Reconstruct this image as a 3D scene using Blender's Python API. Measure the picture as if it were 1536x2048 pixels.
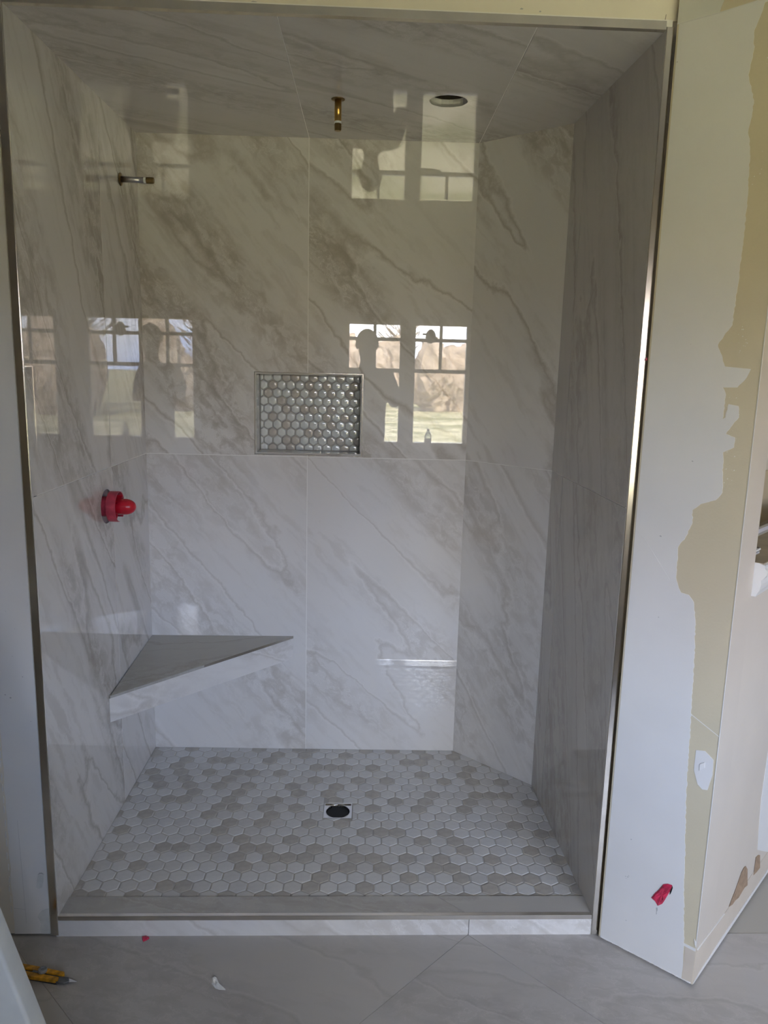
import bpy, bmesh, math, random
from mathutils import Vector, Matrix
from mathutils.geometry import tessellate_polygon

for o in list(bpy.data.objects):
    bpy.data.objects.remove(o)
SC = bpy.context.scene
COL = SC.collection
R = math.radians
rnd = random.Random(7)

# ------------------------------------------------------------------ camera
CAM = Vector((0.8383, -1.9489, 1.5529))
cam_data = bpy.data.cameras.new('camera')
cam = bpy.data.objects.new('camera', cam_data)
COL.objects.link(cam)
c_r = Vector((0.99952607, -0.01898553, 0.0242321))
c_u = Vector((-0.02026374, 0.18679422, 0.98219005))
c_f = Vector((0.02317382, 0.98221559, -0.18632097))
m = Matrix.Identity(4)
for i in range(3):
    m[i][0] = c_r[i]; m[i][1] = c_u[i]; m[i][2] = -c_f[i]; m[i][3] = CAM[i]
cam.matrix_world = m
cam_data.sensor_fit = 'VERTICAL'
cam_data.sensor_height = 32.0
cam_data.lens = 32.0 * 1548.0 / 2048.0
cam_data.clip_start = 0.02
cam_data.clip_end = 1000
SC.camera = cam

# ------------------------------------------------------------------ view, sky, sun, window portals
SC.view_settings.view_transform = 'Standard'
SC.view_settings.look = 'None'
SC.view_settings.gamma = 1
SC.view_settings.use_curve_mapping = False
SC.view_settings.exposure = 1.15
cy = SC.cycles
cy.max_bounces = 14; cy.diffuse_bounces = 8; cy.glossy_bounces = 6
cy.transmission_bounces = 6; cy.transparent_max_bounces = 12
cy.caustics_reflective = False; cy.caustics_refractive = False
cy.sample_clamp_indirect = 12
cy.use_denoising = True
try:
    cy.denoiser = 'OPENIMAGEDENOISE'
except Exception:
    pass

SKY = 15.0
SUN = 34.0
w = bpy.data.worlds.new('world'); SC.world = w; w.use_nodes = True
nt = w.node_tree; nt.nodes.clear()
def N(t, typ, **kw):
    n = t.nodes.new(typ)
    for k, v in kw.items():
        setattr(n, k, v)
    return n
tc = N(nt, 'ShaderNodeTexCoord')
mp = N(nt, 'ShaderNodeMapping'); mp.inputs['Scale'].default_value = (1, 1, 2.6)
nz = N(nt, 'ShaderNodeTexNoise'); nz.inputs['Scale'].default_value = 3.2; nz.inputs['Detail'].default_value = 8
rp = N(nt, 'ShaderNodeValToRGB')
rp.color_ramp.elements[0].position = 0.44; rp.color_ramp.elements[0].color = (0.47, 0.58, 0.90, 1)
rp.color_ramp.elements[1].position = 0.62; rp.color_ramp.elements[1].color = (0.93, 0.93, 1.0, 1)
bg = N(nt, 'ShaderNodeBackground'); bg.inputs['Strength'].default_value = SKY
wo = N(nt, 'ShaderNodeOutputWorld')
nt.links.new(tc.outputs['Generated'], mp.inputs['Vector'])
nt.links.new(mp.outputs['Vector'], nz.inputs['Vector'])
nt.links.new(nz.outputs['Fac'], rp.inputs['Fac'])
nt.links.new(rp.outputs['Color'], bg.inputs['Color'])
nt.links.new(bg.outputs['Background'], wo.inputs['Surface'])

sd = bpy.data.lights.new('sun', 'SUN'); sd.energy = SUN; sd.angle = R(0.6); sd.color = (1.0, 0.93, 0.80)
so = bpy.data.objects.new('sun', sd); COL.objects.link(so)
so.location = (0, 5, 9)
so.rotation_euler = Vector((-0.25, -0.75, -0.75)).to_track_quat('-Z', 'Y').to_euler()

WALL_Y = -3.0            # window wall, room face
WIN_Z0, WIN_Z1 = 0.84, 1.92
# (x0, x1) of each double-hung sash opening in the window wall
WINDOWS = [(0.63, 1.14), (1.215, 1.73), (1.96, 2.47), (2.55, 3.06), (3.25, 3.76)]  # last two are unseen, added to bring in light from the right
def portal(loc, rot, sx, sy):
    ld = bpy.data.lights.new('window_portal', 'AREA')
    ld.shape = 'RECTANGLE'; ld.size = sx; ld.size_y = sy
    ld.energy = 1.0
    ld.cycles.is_portal = True
    o = bpy.data.objects.new('window_portal', ld); COL.objects.link(o)
    o.location = loc; o.rotation_euler = rot
for (a, b) in WINDOWS:
    portal(((a + b) / 2, WALL_Y + 0.01, (WIN_Z0 + WIN_Z1) / 2), (R(90), 0, 0), b - a, WIN_Z1 - WIN_Z0)
RX = 4.1

# ------------------------------------------------------------------ materials
def mat(name, col=(0.8, 0.8, 0.8), rough=0.5, metal=0.0, spec=0.5, noise=None, bump=None, coat=0.0):
    """plain surface with procedural tone variation (noise=(scale, amount)) and relief (bump=(scale, distance))"""
    M = bpy.data.materials.new(name); M.use_nodes = True
    t = M.node_tree; b = t.nodes['Principled BSDF']
    b.inputs['Base Color'].default_value = (*col, 1)
    b.inputs['Roughness'].default_value = rough
    b.inputs['Metallic'].default_value = metal
    b.inputs['Specular IOR Level'].default_value = spec
    b.inputs['Coat Weight'].default_value = coat
    tcn = N(t, 'ShaderNodeTexCoord')
    if noise:
        n = N(t, 'ShaderNodeTexNoise'); n.inputs['Scale'].default_value = noise[0]; n.inputs['Detail'].default_value = 6
        t.links.new(tcn.outputs['Object'], n.inputs['Vector'])
        r = N(t, 'ShaderNodeValToRGB')
        a = noise[1]
        r.color_ramp.elements[0].position = 0.3; r.color_ramp.elements[1].position = 0.7
        r.color_ramp.elements[0].color = (*[max(0, c * (1 - a)) for c in col], 1)
        r.color_ramp.elements[1].color = (*[min(1, c * (1 + a * 0.6)) for c in col], 1)
        t.links.new(n.outputs['Fac'], r.inputs['Fac'])
        t.links.new(r.outputs['Color'], b.inputs['Base Color'])
    if bump:
        n2 = N(t, 'ShaderNodeTexNoise'); n2.inputs['Scale'].default_value = bump[0]; n2.inputs['Detail'].default_value = 4
        t.links.new(tcn.outputs['Object'], n2.inputs['Vector'])
        bp = N(t, 'ShaderNodeBump'); bp.inputs['Distance'].default_value = bump[1]; bp.inputs['Strength'].default_value = 1
        t.links.new(n2.outputs['Fac'], bp.inputs['Height'])
        t.links.new(bp.outputs['Normal'], b.inputs['Normal'])
    return M

def marble(name, base, shade, vein, rough=0.006, wave=0, amount=1.0, stretch=0.2, wscale=5.0, spec=0.75):
    """polished porcelain: UV x runs along the veining, UV y across it (metres)"""
    M = bpy.data.materials.new(name); M.use_nodes = True
    t = M.node_tree; L = t.links; b = t.nodes['Principled BSDF']
    b.inputs['Roughness'].default_value = rough
    b.inputs['Specular IOR Level'].default_value = spec
    uv = N(t, 'ShaderNodeUVMap')
    def math_(op, a, c=None, v=None):
        n = N(t, 'ShaderNodeMath'); n.operation = op
        L.new(a, n.inputs[0])
        if c is not None: L.new(c, n.inputs[1])
        if v is not None: n.inputs[1].default_value = v
        return n.outputs[0]
    def noise(vec, scale, detail=5, rough_=0.55, dist=0.0):
        n = N(t, 'ShaderNodeTexNoise'); n.inputs['Scale'].default_value = scale
        n.inputs['Detail'].default_value = detail; n.inputs['Roughness'].default_value = rough_
        n.inputs['Distortion'].default_value = dist
        L.new(vec, n.inputs['Vector']); return n
    def ramp(fac, stops):
        n = N(t, 'ShaderNodeValToRGB'); L.new(fac, n.inputs['Fac'])
        e = n.color_ramp.elements
        e[0].position, e[0].color = stops[0][0], (*[stops[0][1]] * 3, 1)
        e[1].position, e[1].color = stops[-1][0], (*[stops[-1][1]] * 3, 1)
        for p, v in stops[1:-1]:
            x = e.new(p); x.color = (v, v, v, 1)
        return n.outputs['Color']
    mpn = N(t, 'ShaderNodeMapping'); mpn.inputs['Scale'].default_value = (stretch, 1, 1)
    L.new(uv.outputs['UV'], mpn.inputs['Vector'])
    # warp across the grain
    wn = noise(mpn.outputs['Vector'], 3.0, 4)
    sub = N(t, 'ShaderNodeVectorMath'); sub.operation = 'SUBTRACT'; L.new(wn.outputs['Color'], sub.inputs[0]); sub.inputs[1].default_value = (.5, .5, .5)
    scl = N(t, 'ShaderNodeVectorMath'); scl.operation = 'SCALE'; L.new(sub.outputs[0], scl.inputs[0]); scl.inputs['Scale'].default_value = 0.10
    add = N(t, 'ShaderNodeVectorMath'); add.operation = 'ADD'; L.new(mpn.outputs['Vector'], add.inputs[0]); L.new(scl.outputs[0], add.inputs[1])
    q = add.outputs[0]
    # fine warp
    wn2 = noise(uv.outputs['UV'], 16.0, 5, 0.6)
    sub2 = N(t, 'ShaderNodeVectorMath'); sub2.operation = 'SUBTRACT'; L.new(wn2.outputs['Color'], sub2.inputs[0]); sub2.inputs[1].default_value = (.5, .5, .5)
    scl2 = N(t, 'ShaderNodeVectorMath'); scl2.operation = 'SCALE'; L.new(sub2.outputs[0], scl2.inputs[0]); scl2.inputs['Scale'].default_value = 0.035
    add2 = N(t, 'ShaderNodeVectorMath'); add2.operation = 'ADD'; L.new(q, add2.inputs[0]); L.new(scl2.outputs[0], add2.inputs[1])
    q2 = add2.outputs[0]
    band = noise(q, 3.4, 3, 0.5).outputs['Fac']                     # where the veining gathers
    bandm = ramp(band, [(0.47, 0.0), (0.60, 1.0)])
    tone = ramp(noise(q2, 4.5, 6, 0.6).outputs['Fac'], [(0.38, 0.0), (0.68, 1.0)])
    # long thin veins
    v1 = noise(q2, 3.6, 1.5, 0.4).outputs['Fac']
    r1 = math_('ABSOLUTE', math_('SUBTRACT', v1, v=0.5))
    v1m = ramp(r1, [(0.0, 1.0), (0.006, 0.55), (0.016, 0.0)])
    v1h = ramp(math_('ABSOLUTE', math_('SUBTRACT', v1, v=0.515)), [(0.0, 1.0), (0.010, 0.0)])
    # secondary, closer veins
    v2 = noise(q2, 7.5, 3, 0.5).outputs['Fac']
    r2 = math_('ABSOLUTE', math_('SUBTRACT', v2, v=0.5))
    v2m = ramp(r2, [(0.0, 1.0), (0.03, 0.0)])
    # brecciated mottling inside the bands
    sm = N(t, 'ShaderNodeMapping'); sm.inputs['Scale'].default_value = (0.62, 1, 1); L.new(uv.outputs['UV'], sm.inputs['Vector'])
    add3 = N(t, 'ShaderNodeVectorMath'); add3.operation = 'ADD'; L.new(sm.outputs['Vector'], add3.inputs[0]); L.new(scl2.outputs[0], add3.inputs[1])
    v3 = noise(add3.outputs[0], 24, 5, 0.62, 0.5).outputs['Fac']
    v3m = ramp(v3, [(0.38, 1.0), (0.47, 0.55), (0.50, 0.1), (0.515, 0.7), (0.54, 0.1), (0.7, 0.0)])
    v4m = ramp(noise(q2, 34, 3, 0.5).outputs['Fac'], [(0.36, 1.0), (0.50, 0.0)])       # fine parallel streaks
    v3h = ramp(math_('ABSOLUTE', math_('SUBTRACT', v3, v=0.535)), [(0.0, 1.0), (0.02, 0.0)])
    def mix(fac, c1, c2):
        n = N(t, 'ShaderNodeMix'); n.data_type = 'RGBA'
        L.new(fac, n.inputs[0])
        if isinstance(c1, tuple): n.inputs[6].default_value = (*c1, 1)
        else: L.new(c1, n.inputs[6])
        n.inputs[7].default_value = (*c2, 1)
        return n.outputs[2]
    white = tuple(min(1, c * 1.10) for c in base)
    c = mix(math_('MULTIPLY', math_('MULTIPLY', tone, bandm), v=0.85 * amount), base, shade)
    c = mix(math_('MULTIPLY', math_('MULTIPLY', v3m, bandm), v=0.60 * amount), c, vein)
    c = mix(math_('MULTIPLY', math_('MULTIPLY', v4m, tone), v=0.35 * amount), c, vein)
    c = mix(math_('MULTIPLY', math_('MULTIPLY', v3h, bandm), v=0.65), c, white)
    c = mix(math_('MULTIPLY', math_('MULTIPLY', v2m, bandm), v=0.40 * amount), c, vein)
    c = mix(math_('MULTIPLY', v1h, v=0.5), c, white)
    c = mix(math_('MULTIPLY', v1m, v=0.62 * amount), c, vein)
    L.new(c, b.inputs['Base Color'])
    if wave:
        wv = noise(uv.outputs['UV'], wscale, 1)
        bp = N(t, 'ShaderNodeBump'); bp.inputs['Distance'].default_value = wave; bp.inputs['Strength'].default_value = 1
        L.new(wv.outputs['Fac'], bp.inputs['Height']); L.new(bp.outputs['Normal'], b.inputs['Normal'])
    return M

MARBLE = marble('polished_marble_tile', (0.70, 0.68, 0.65), (0.53, 0.50, 0.455), (0.39, 0.35, 0.295))
MARBLE_P = marble('polished_marble_tile_pale', (0.70, 0.68, 0.65), (0.60, 0.575, 0.54), (0.47, 0.435, 0.385), amount=0.8)
MARBLE_R = marble('polished_marble_tile_streaked_shaded', (0.56, 0.535, 0.50), (0.43, 0.40, 0.36), (0.33, 0.295, 0.25), stretch=0.09, amount=0.7)  # base darkened to put the right wall's shade into the tile colour
MARBLE_C = marble('polished_marble_tile_soft', (0.64, 0.62, 0.60), (0.50, 0.475, 0.44), (0.38, 0.345, 0.30), amount=0.75, stretch=0.14)
FLOORT = marble('matt_floor_tile', (0.46, 0.44, 0.42), (0.395, 0.37, 0.35), (0.29, 0.265, 0.24), rough=0.32, wave=0, amount=0.45, stretch=0.3, spec=0.35)
CURBT = marble('honed_curb_tile', (0.44, 0.425, 0.395), (0.38, 0.36, 0.33), (0.30, 0.275, 0.24), rough=0.10, amount=0.5, stretch=0.15, wave=0)
GROUT = mat('white_grout', (0.80, 0.785, 0.75), 0.8)
FGROUT = mat('grey_floor_grout', (0.42, 0.40, 0.36), 0.8)
MGROUT = mat('mosaic_grout', (0.40, 0.38, 0.345), 0.8)
STEEL = mat('brushed_nickel_trim', (0.78, 0.75, 0.70), 0.16, 1.0, noise=(9, 0.10))
CHROME = mat('chrome', (0.86, 0.86, 0.88), 0.06, 1.0)
GALV = mat('galvanised_pipe', (0.50, 0.49, 0.50), 0.30, 1.0, noise=(60, 0.2))
BRASS = mat('brass', (0.62, 0.40, 0.12), 0.28, 1.0, noise=(50, 0.3))
DKBRASS = mat('tarnished_brass', (0.30, 0.21, 0.09), 0.40, 1.0, noise=(50, 0.3))
TAPE = mat('white_thread_tape', (0.86, 0.86, 0.82), 0.6)
BLACK = mat('black_void', (0.006, 0.006, 0.006), 0.7)
DARK = mat('dark_gap_shade', (0.05, 0.045, 0.04), 0.9)
RED = mat('red_plastic', (0.56, 0.012, 0.03), 0.22, noise=(30, 0.25))
REDM = mat('scuffed_red_plastic', (0.50, 0.05, 0.085), 0.38, noise=(40, 0.35))
SKIM = mat('joint_compound', (0.70, 0.69, 0.665), 0.75, noise=(5, 0.035), bump=(14, 0.0012))
TAN = mat('tan_paint', (0.60, 0.535, 0.385), 0.6, noise=(4, 0.04), bump=(180, 0.0003))
TANROOM = mat('tan_room_paint', (0.70, 0.65, 0.55), 0.6, noise=(4, 0.04))
CREAM = mat('cream_paint', (0.76, 0.71, 0.60), 0.65, noise=(6, 0.04), bump=(30, 0.0006))
PRIMER = mat('pale_primer', (0.60, 0.54, 0.46), 0.6, noise=(5, 0.03), bump=(40, 0.0003))
BASEP = mat('cream_wall_base', (0.60, 0.53, 0.44), 0.6, noise=(12, 0.05))
PAPER = mat('torn_brown_paper', (0.36, 0.25, 0.16), 0.9, noise=(60, 0.25))
WHITEP = mat('white_trim_paint', (0.74, 0.73, 0.70), 0.4)
CEILP = mat('ceiling_paint', (0.80, 0.78, 0.72), 0.8, noise=(3, 0.03))
GREYM = mat('grey_smudge', (0.42, 0.42, 0.41), 0.8)
GREYPATCH = mat('grey_green_bare_patch', (0.60, 0.61, 0.58), 0.8, noise=(40, 0.1))
GRIME = mat('grime', (0.16, 0.13, 0.10), 0.9)

HEXM = [mat('white_mosaic_tile', (0.59, 0.59, 0.58), 0.22, noise=(40, 0.05)),
        mat('white_mosaic_tile_soft', (0.55, 0.545, 0.53), 0.22, noise=(40, 0.06)),
        mat('greige_mosaic_tile', (0.44, 0.415, 0.375), 0.24, noise=(35, 0.12))]
GLASSH = [mat('pearl_glass_mosaic', (0.62, 0.65, 0.635), 0.05, noise=(60, 0.05), coat=0.6),
          mat('taupe_glass_mosaic', (0.50, 0.475, 0.43), 0.05, noise=(60, 0.08), coat=0.6)]

# ------------------------------------------------------------------ object helpers
def tag(o, label=None, cat=None, group=None, kind=None):
    if label: o['label'] = label
    if cat: o['category'] = cat
    if group: o['group'] = group
    if kind: o['kind'] = kind
    return o

def link(name, me, parent=None, loc=(0, 0, 0)):
    o = bpy.data.objects.new(name, me); COL.objects.link(o)
    o.location = loc
    if parent: o.parent = parent
    return o

def worldloc(o):
    v = Vector(o.location)
    while o.parent:
        o = o.parent; v += Vector(o.location)
    return v

def mesh_obj(name, verts, faces, material, parent=None, uvs=None, smooth=False, mats=None, midx=None, center=None):
    """verts in world coordinates; the object's origin is put at the verts' centre; parents are never rotated"""
    vs = [Vector(v) for v in verts]
    if center is None:
        lo = Vector([min(v[i] for v in vs) for i in range(3)]); hi = Vector([max(v[i] for v in vs) for i in range(3)])
        center = (lo + hi) / 2
    center = Vector(center)
    me = bpy.data.meshes.new(name)
    me.from_pydata([v - center for v in vs], [], faces)
    for mm in (mats or [material]):
        me.materials.append(mm)
    if midx:
        for p, k in zip(me.polygons, midx): p.material_index = k
    if uvs is not None:
        ul = me.uv_layers.new(name='UVMap')
        for lp in me.loops:
            ul.data[lp.index].uv = uvs[lp.vertex_index]
    bm = bmesh.new(); bm.from_mesh(me); bmesh.ops.recalc_face_normals(bm, faces=bm.faces); bm.to_mesh(me); bm.free()
    if smooth:
        for p in me.polygons: p.use_smooth = True
    loc = center - (worldloc(parent) if parent else Vector((0, 0, 0)))
    return link(name, me, parent, loc)

def empty(name, loc):
    return link(name, None, None, loc)

class MB:
    """collects shapes into one mesh"""
    def __init__(s): s.v = []; s.f = []
    def add(s, vs, fs):
        k = len(s.v); s.v += [Vector(v) for v in vs]; s.f += [tuple(i + k for i in f) for f in fs]; return s
    def box(s, lo, hi, M=None):
        vs = [Vector((x, y, z)) for z in (lo[2], hi[2]) for y in (lo[1], hi[1]) for x in (lo[0], hi[0])]
        if M is not None: vs = [M @ v for v in vs]
        return s.add(vs, [(0, 2, 3, 1), (4, 5, 7, 6), (0, 1, 5, 4), (2, 6, 7, 3), (0, 4, 6, 2), (1, 3, 7, 5)])
    def lathe(s, prof, origin, axis, seg=24, cap0=True, cap1=True, a0=0.0, a1=2 * math.pi, jitter=None):
        """prof: list of (t along axis, radius)"""
        ax = Vector(axis).normalized()
        e1 = ax.orthogonal().normalized()
        if abs(ax.z) < 0.9: e1 = Vector((0, 0, 1)).cross(ax).normalized()
        e2 = ax.cross(e1)
        full = abs(a1 - a0 - 2 * math.pi) < 1e-6
        n = seg if full else seg + 1
        vs = []
        for (t_, r_) in prof:
            for k in range(n):
                a = a0 + (a1 - a0) * k / seg
                rr = r_ * (jitter(a) if jitter else 1)
                vs.append(Vector(origin) + ax * t_ + (e1 * math.cos(a) + e2 * math.sin(a)) * rr)
        fs = []
        for j in range(len(prof) - 1):
            for k in range(seg if full else seg):
                k2 = (k + 1) % n if full else k + 1
                fs.append((j * n + k, j * n + k2, (j + 1) * n + k2, (j + 1) * n + k))
        if cap0 and full: fs.append(tuple(range(n)))
        if cap1 and full: fs.append(tuple((len(prof) - 1) * n + k for k in range(n)))
        return s.add(vs, fs)
    def tube(s, pts, rads, seg=10):
        pts = [Vector(p) for p in pts]
        prev = None; rings = []
        vs = []
        for i, p in enumerate(pts):
            d = (pts[min(i + 1, len(pts) - 1)] - pts[max(i - 1, 0)]).normalized()
            e1 = d.orthogonal().normalized() if prev is None else (prev - d * prev.dot(d)).normalized()
            prev = e1; e2 = d.cross(e1)
            r_ = rads[i] if isinstance(rads, (list, tuple)) else rads
            for k in range(seg):
                a = 2 * math.pi * k / seg
                vs.append(p + (e1 * math.cos(a) + e2 * math.sin(a)) * r_)
        fs = []
        for j in range(len(pts) - 1):
            for k in range(seg):
                k2 = (k + 1) % seg
                fs.append((j * seg + k, j * seg + k2, (j + 1) * seg + k2, (j + 1) * seg + k))
        fs.append(tuple(range(seg))); fs.append(tuple((len(pts) - 1) * seg + k for k in range(seg)))
        return s.add(vs, fs)
    def build(s, name, material, parent=None, smooth=False, bevel=0, center=None, seg=2):
        o = mesh_obj(name, s.v, s.f, material, parent, smooth=smooth, center=center)
        if bevel:
            b = o.modifiers.new('bevel', 'BEVEL'); b.width = bevel; b.segments = seg; b.limit_method = 'ANGLE'; b.angle_limit = R(40)
        return o

class Frame:
    """a plane with 2D coordinates (u, v), normal pointing into the open side"""
    def __init__(s, O, U, V, Nn): s.O = Vector(O); s.U = Vector(U).normalized(); s.V = Vector(V).normalized(); s.N = Vector(Nn).normalized()
    def P(s, u, v, w_=0.0): return s.O + s.U * u + s.V * v + s.N * w_

def slab(name, F, outer, w0, w1, material, parent=None, holes=(), ang=None, seed=0.0, mats=None):
    """polygon (with holes) in frame F, extruded from w0 (back) to w1 (front). ang: vein direction in degrees -> UVs"""
    loops = [list(outer)] + [list(h) for h in holes]
    flat = [p for l in loops for p in l]
    tris = tessellate_polygon([[Vector((p[0], p[1], 0)) for p in l] for l in loops])
    n = len(flat)
    vs = [F.P(u, v, w1) for u, v in flat] + [F.P(u, v, w0) for u, v in flat]
    fs = [tuple(t_) for t_ in tris] + [tuple(i + n for i in reversed(t_)) for t_ in tris]
    # drop triangles of zero area
    k = 0
    for l in loops:
        m_ = len(l)
        for i in range(m_):
            a, b = k + i, k + (i + 1) % m_
            fs.append((a, b, b + n, a + n))
        k += m_
    uvs = None
    if ang is not None:
        ca, sa = math.cos(R(ang)), math.sin(R(ang))
        uvs = [(u * ca + v * sa + seed * 7.31, -u * sa + v * ca + seed * 3.77) for u, v in flat] * 2
    return mesh_obj(name, vs, fs, material, parent, uvs=uvs, mats=mats)

def rect(u0, v0, u1, v1): return [(u0, v0), (u1, v0), (u1, v1), (u0, v1)]
def circle(u, v, r_, n=32, ry=None, jit=0.0):
    g = random.Random(int(u * 1e4))
    return [(u + (r_ + g.uniform(-jit, jit)) * math.cos(2 * math.pi * k / n), v + ((ry or r_) + g.uniform(-jit, jit)) * math.sin(2 * math.pi * k / n)) for k in range(n)]

def clip(poly, a, b, c):
    """keep the side a*x+b*y <= c of a convex polygon"""
    out = []
    for i in range(len(poly)):
        p, q_ = poly[i], poly[(i + 1) % len(poly)]
        dp = a * p[0] + b * p[1] - c; dq = a * q_[0] + b * q_[1] - c
        if dp <= 0: out.append(p)
        if (dp < 0 < dq) or (dq < 0 < dp):
            t_ = dp / (dp - dq); out.append((p[0] + (q_[0] - p[0]) * t_, p[1] + (q_[1] - p[1]) * t_))
    return out
def area(poly):
    return abs(sum(poly[i][0] * poly[(i + 1) % len(poly)][1] - poly[(i + 1) % len(poly)][0] * poly[i][1] for i in range(len(poly)))) / 2

def pillow_tile(F, poly, base, top, cham):
    """a small tile with a chamfered edge -> verts, faces"""
    cx_ = sum(p[0] for p in poly) / len(poly); cy_ = sum(p[1] for p in poly) / len(poly)
    rad = max(math.hypot(p[0] - cx_, p[1] - cy_) for p in poly)
    n = len(poly)
    def ring(k_, h):
        return [F.P(cx_ + (p[0] - cx_) * k_, cy_ + (p[1] - cy_) * k_, h) for p in poly]
    vs = ring(1, base) + ring(1, top - cham) + ring(1 - cham / rad * 1.1, top - cham * 0.22) + ring(1 - cham / rad * 2.2, top)
    fs = []
    for j in range(3):
        for k in range(n):
            k2 = (k + 1) % n
            fs.append((j * n + k, j * n + k2, (j + 1) * n + k2, (j + 1) * n + k))
    fs.append(tuple(3 * n + k for k in range(n)))
    return vs, fs

# ------------------------------------------------------------------ main dimensions (metres; z=0 is the shower floor)
D, H, J, ZF = 0.9956, 2.3372, 1.2025, -0.0595
PA = Vector((-0.0068, 0, 0)); PB = Vector((0, D, 0)); PC = Vector((1.2157, D, 0)); PD = Vector((1.4875, 0.736, 0)); PE = Vector((1.516, 0.024, 0))
def yF(x): return 0.016 * x
SL = 0.0158
CEIL = 2.72
Zv = Vector((0, 0, 1))
def wallframe(A, B, inward):
    U = (B - A).normalized(); Nn = Zv.cross(U)
    if Nn.dot(inward) < 0: Nn = -Nn
    return Frame(A, U, Zv, Nn), (B - A).length
F_back, L_back = wallframe(PB, PC, Vector((0, -1, 0)))
F_left, L_left = wallframe(PA, PB, Vector((1, 0, 0)))
F_ang, L_ang = wallframe(PC, PD, Vector((-1, -1, 0)))
F_right, L_right = wallframe(PD, PE, Vector((-1, 0, 0)))
T = 0.009      # tile thickness
G = 0.0013     # half joint

def structure(o): o['kind'] = 'structure'; return o

# ------------------------------------------------------------------ shower walls: backing + large tiles
NX0, NX1, NZ0, NZ1 = 0.4115, 0.8165, 1.2095, 1.5165     # niche
niche_hole = rect(NX0, NZ0, NX1, NZ1)
wb = structure(slab('wall_back', F_back, rect(-0.12, ZF - 0.05, L_back + 0.05, CEIL), -0.14, -0.0012, GROUT, holes=[niche_hole[::-1]]))
wl = structure(slab('wall_left', F_left, rect(0.03, ZF - 0.05, L_left, CEIL), -0.10, -0.0012, GROUT,
                    holes=[circle(0.54, 1.081, 0.056, 32)[::-1]]))
wa = structure(slab('wall_angled', F_ang, rect(0.0, ZF - 0.05, L_ang, CEIL), -0.05, -0.0012, GROUT))
wr = structure(slab('wall_right', F_right, rect(0.0, ZF - 0.05, L_right - 0.005, CEIL), -0.012, -0.0012, GROUT))

x6 = 0.61
# back: two columns x two rows; the upper tiles are notched round the niche
slab('tile', F_back, rect(0, 0, x6 - G, J - G), -T, 0, MARBLE_P, wb, ang=-48, seed=1.0)
slab('tile', F_back, rect(x6 + G, 0, L_back, J - G), -T, 0, MARBLE_P, wb, ang=-46, seed=2.2)
slab('tile', F_back, [(0, J + G), (x6 - G, J + G), (x6 - G, NZ0), (NX0, NZ0), (NX0, NZ1), (x6 - G, NZ1), (x6 - G, H), (0, H)], -T, 0, MARBLE, wb, ang=-50, seed=3.1)
slab('tile', F_back, [(x6 + G, J + G), (L_back, J + G), (L_back, H), (x6 + G, H), (x6 + G, NZ1), (NX1, NZ1), (NX1, NZ0), (x6 + G, NZ0)], -T, 0, MARBLE, wb, ang=-45, seed=4.6)
# left
yj = 0.60
slab('tile', F_left, rect(0, ZF, yj - G, J - G), -T, 0, MARBLE, wl, holes=[circle(0.54, 1.081, 0.056, 32)[::-1]], ang=-58, seed=5.3)
slab('tile', F_left, rect(yj + G, 0, L_left, J - G), -T, 0, MARBLE, wl, ang=-58, seed=6.1)
slab('tile', F_left, rect(0, J + G, yj - G, H), -T, 0, MARBLE, wl, ang=-62, seed=7.7)
slab('tile', F_left, rect(yj + G, J + G, L_left, H), -T, 0, MARBLE, wl, ang=-62, seed=8.4)
# angled
slab('tile', F_ang, rect(0, 0, L_ang, J - G), -T, 0, MARBLE_P, wa, ang=-52, seed=9.2)
slab('tile', F_ang, rect(0, J + G, L_ang, H), -T, 0, MARBLE, wa, ang=-52, seed=10.9)
# right
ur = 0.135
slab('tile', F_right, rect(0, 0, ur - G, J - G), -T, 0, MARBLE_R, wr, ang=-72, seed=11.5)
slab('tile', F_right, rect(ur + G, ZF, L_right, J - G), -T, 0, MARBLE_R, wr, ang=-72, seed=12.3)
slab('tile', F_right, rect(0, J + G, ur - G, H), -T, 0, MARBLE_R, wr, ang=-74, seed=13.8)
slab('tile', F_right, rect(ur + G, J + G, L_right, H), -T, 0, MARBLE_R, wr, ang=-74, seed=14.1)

# ------------------------------------------------------------------ shower ceiling
F_ceil = Frame((0, 0, H), (1, 0, 0), (0, 1, 0), (0, 0, -1))
hole = circle(1.0615, 0.5655, 0.0575, 30, 0.0550, 0.0012)
pipeh = circle(0.7286, 0.5767, 0.011, 16)
sc_out = [(-0.03, -0.001), (1.53, 0.024), (1.53, 0.75), (1.23, 1.02), (-0.02, 1.02)]
cl = structure(slab('ceiling', F_ceil, sc_out, -0.022, -0.0012, GROUT, holes=[hole[::-1]]))
def ceil_poly(x0, x1):
    p = [(PA.x, 0.0), (PE.x, PE.y), (PD.x, PD.y), (PC.x, PC.y), (PB.x, PB.y)]
    p = clip(p, -1, 0, -x0); p = clip(p, 1, 0, x1); return p
slab('tile', F_ceil, ceil_poly(-1, x6 - G), -T, 0, MARBLE_C, cl, ang=33, seed=15.5)
slab('tile', F_ceil, ceil_poly(x6 + G, 1.2157 - G), -T, 0, MARBLE_C, cl, holes=[hole[::-1]], ang=33, seed=16.2)
slab('tile', F_ceil, ceil_poly(1.2157 + G, 2), -T, 0, MARBLE_C, cl, ang=36, seed=17.9)

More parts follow.
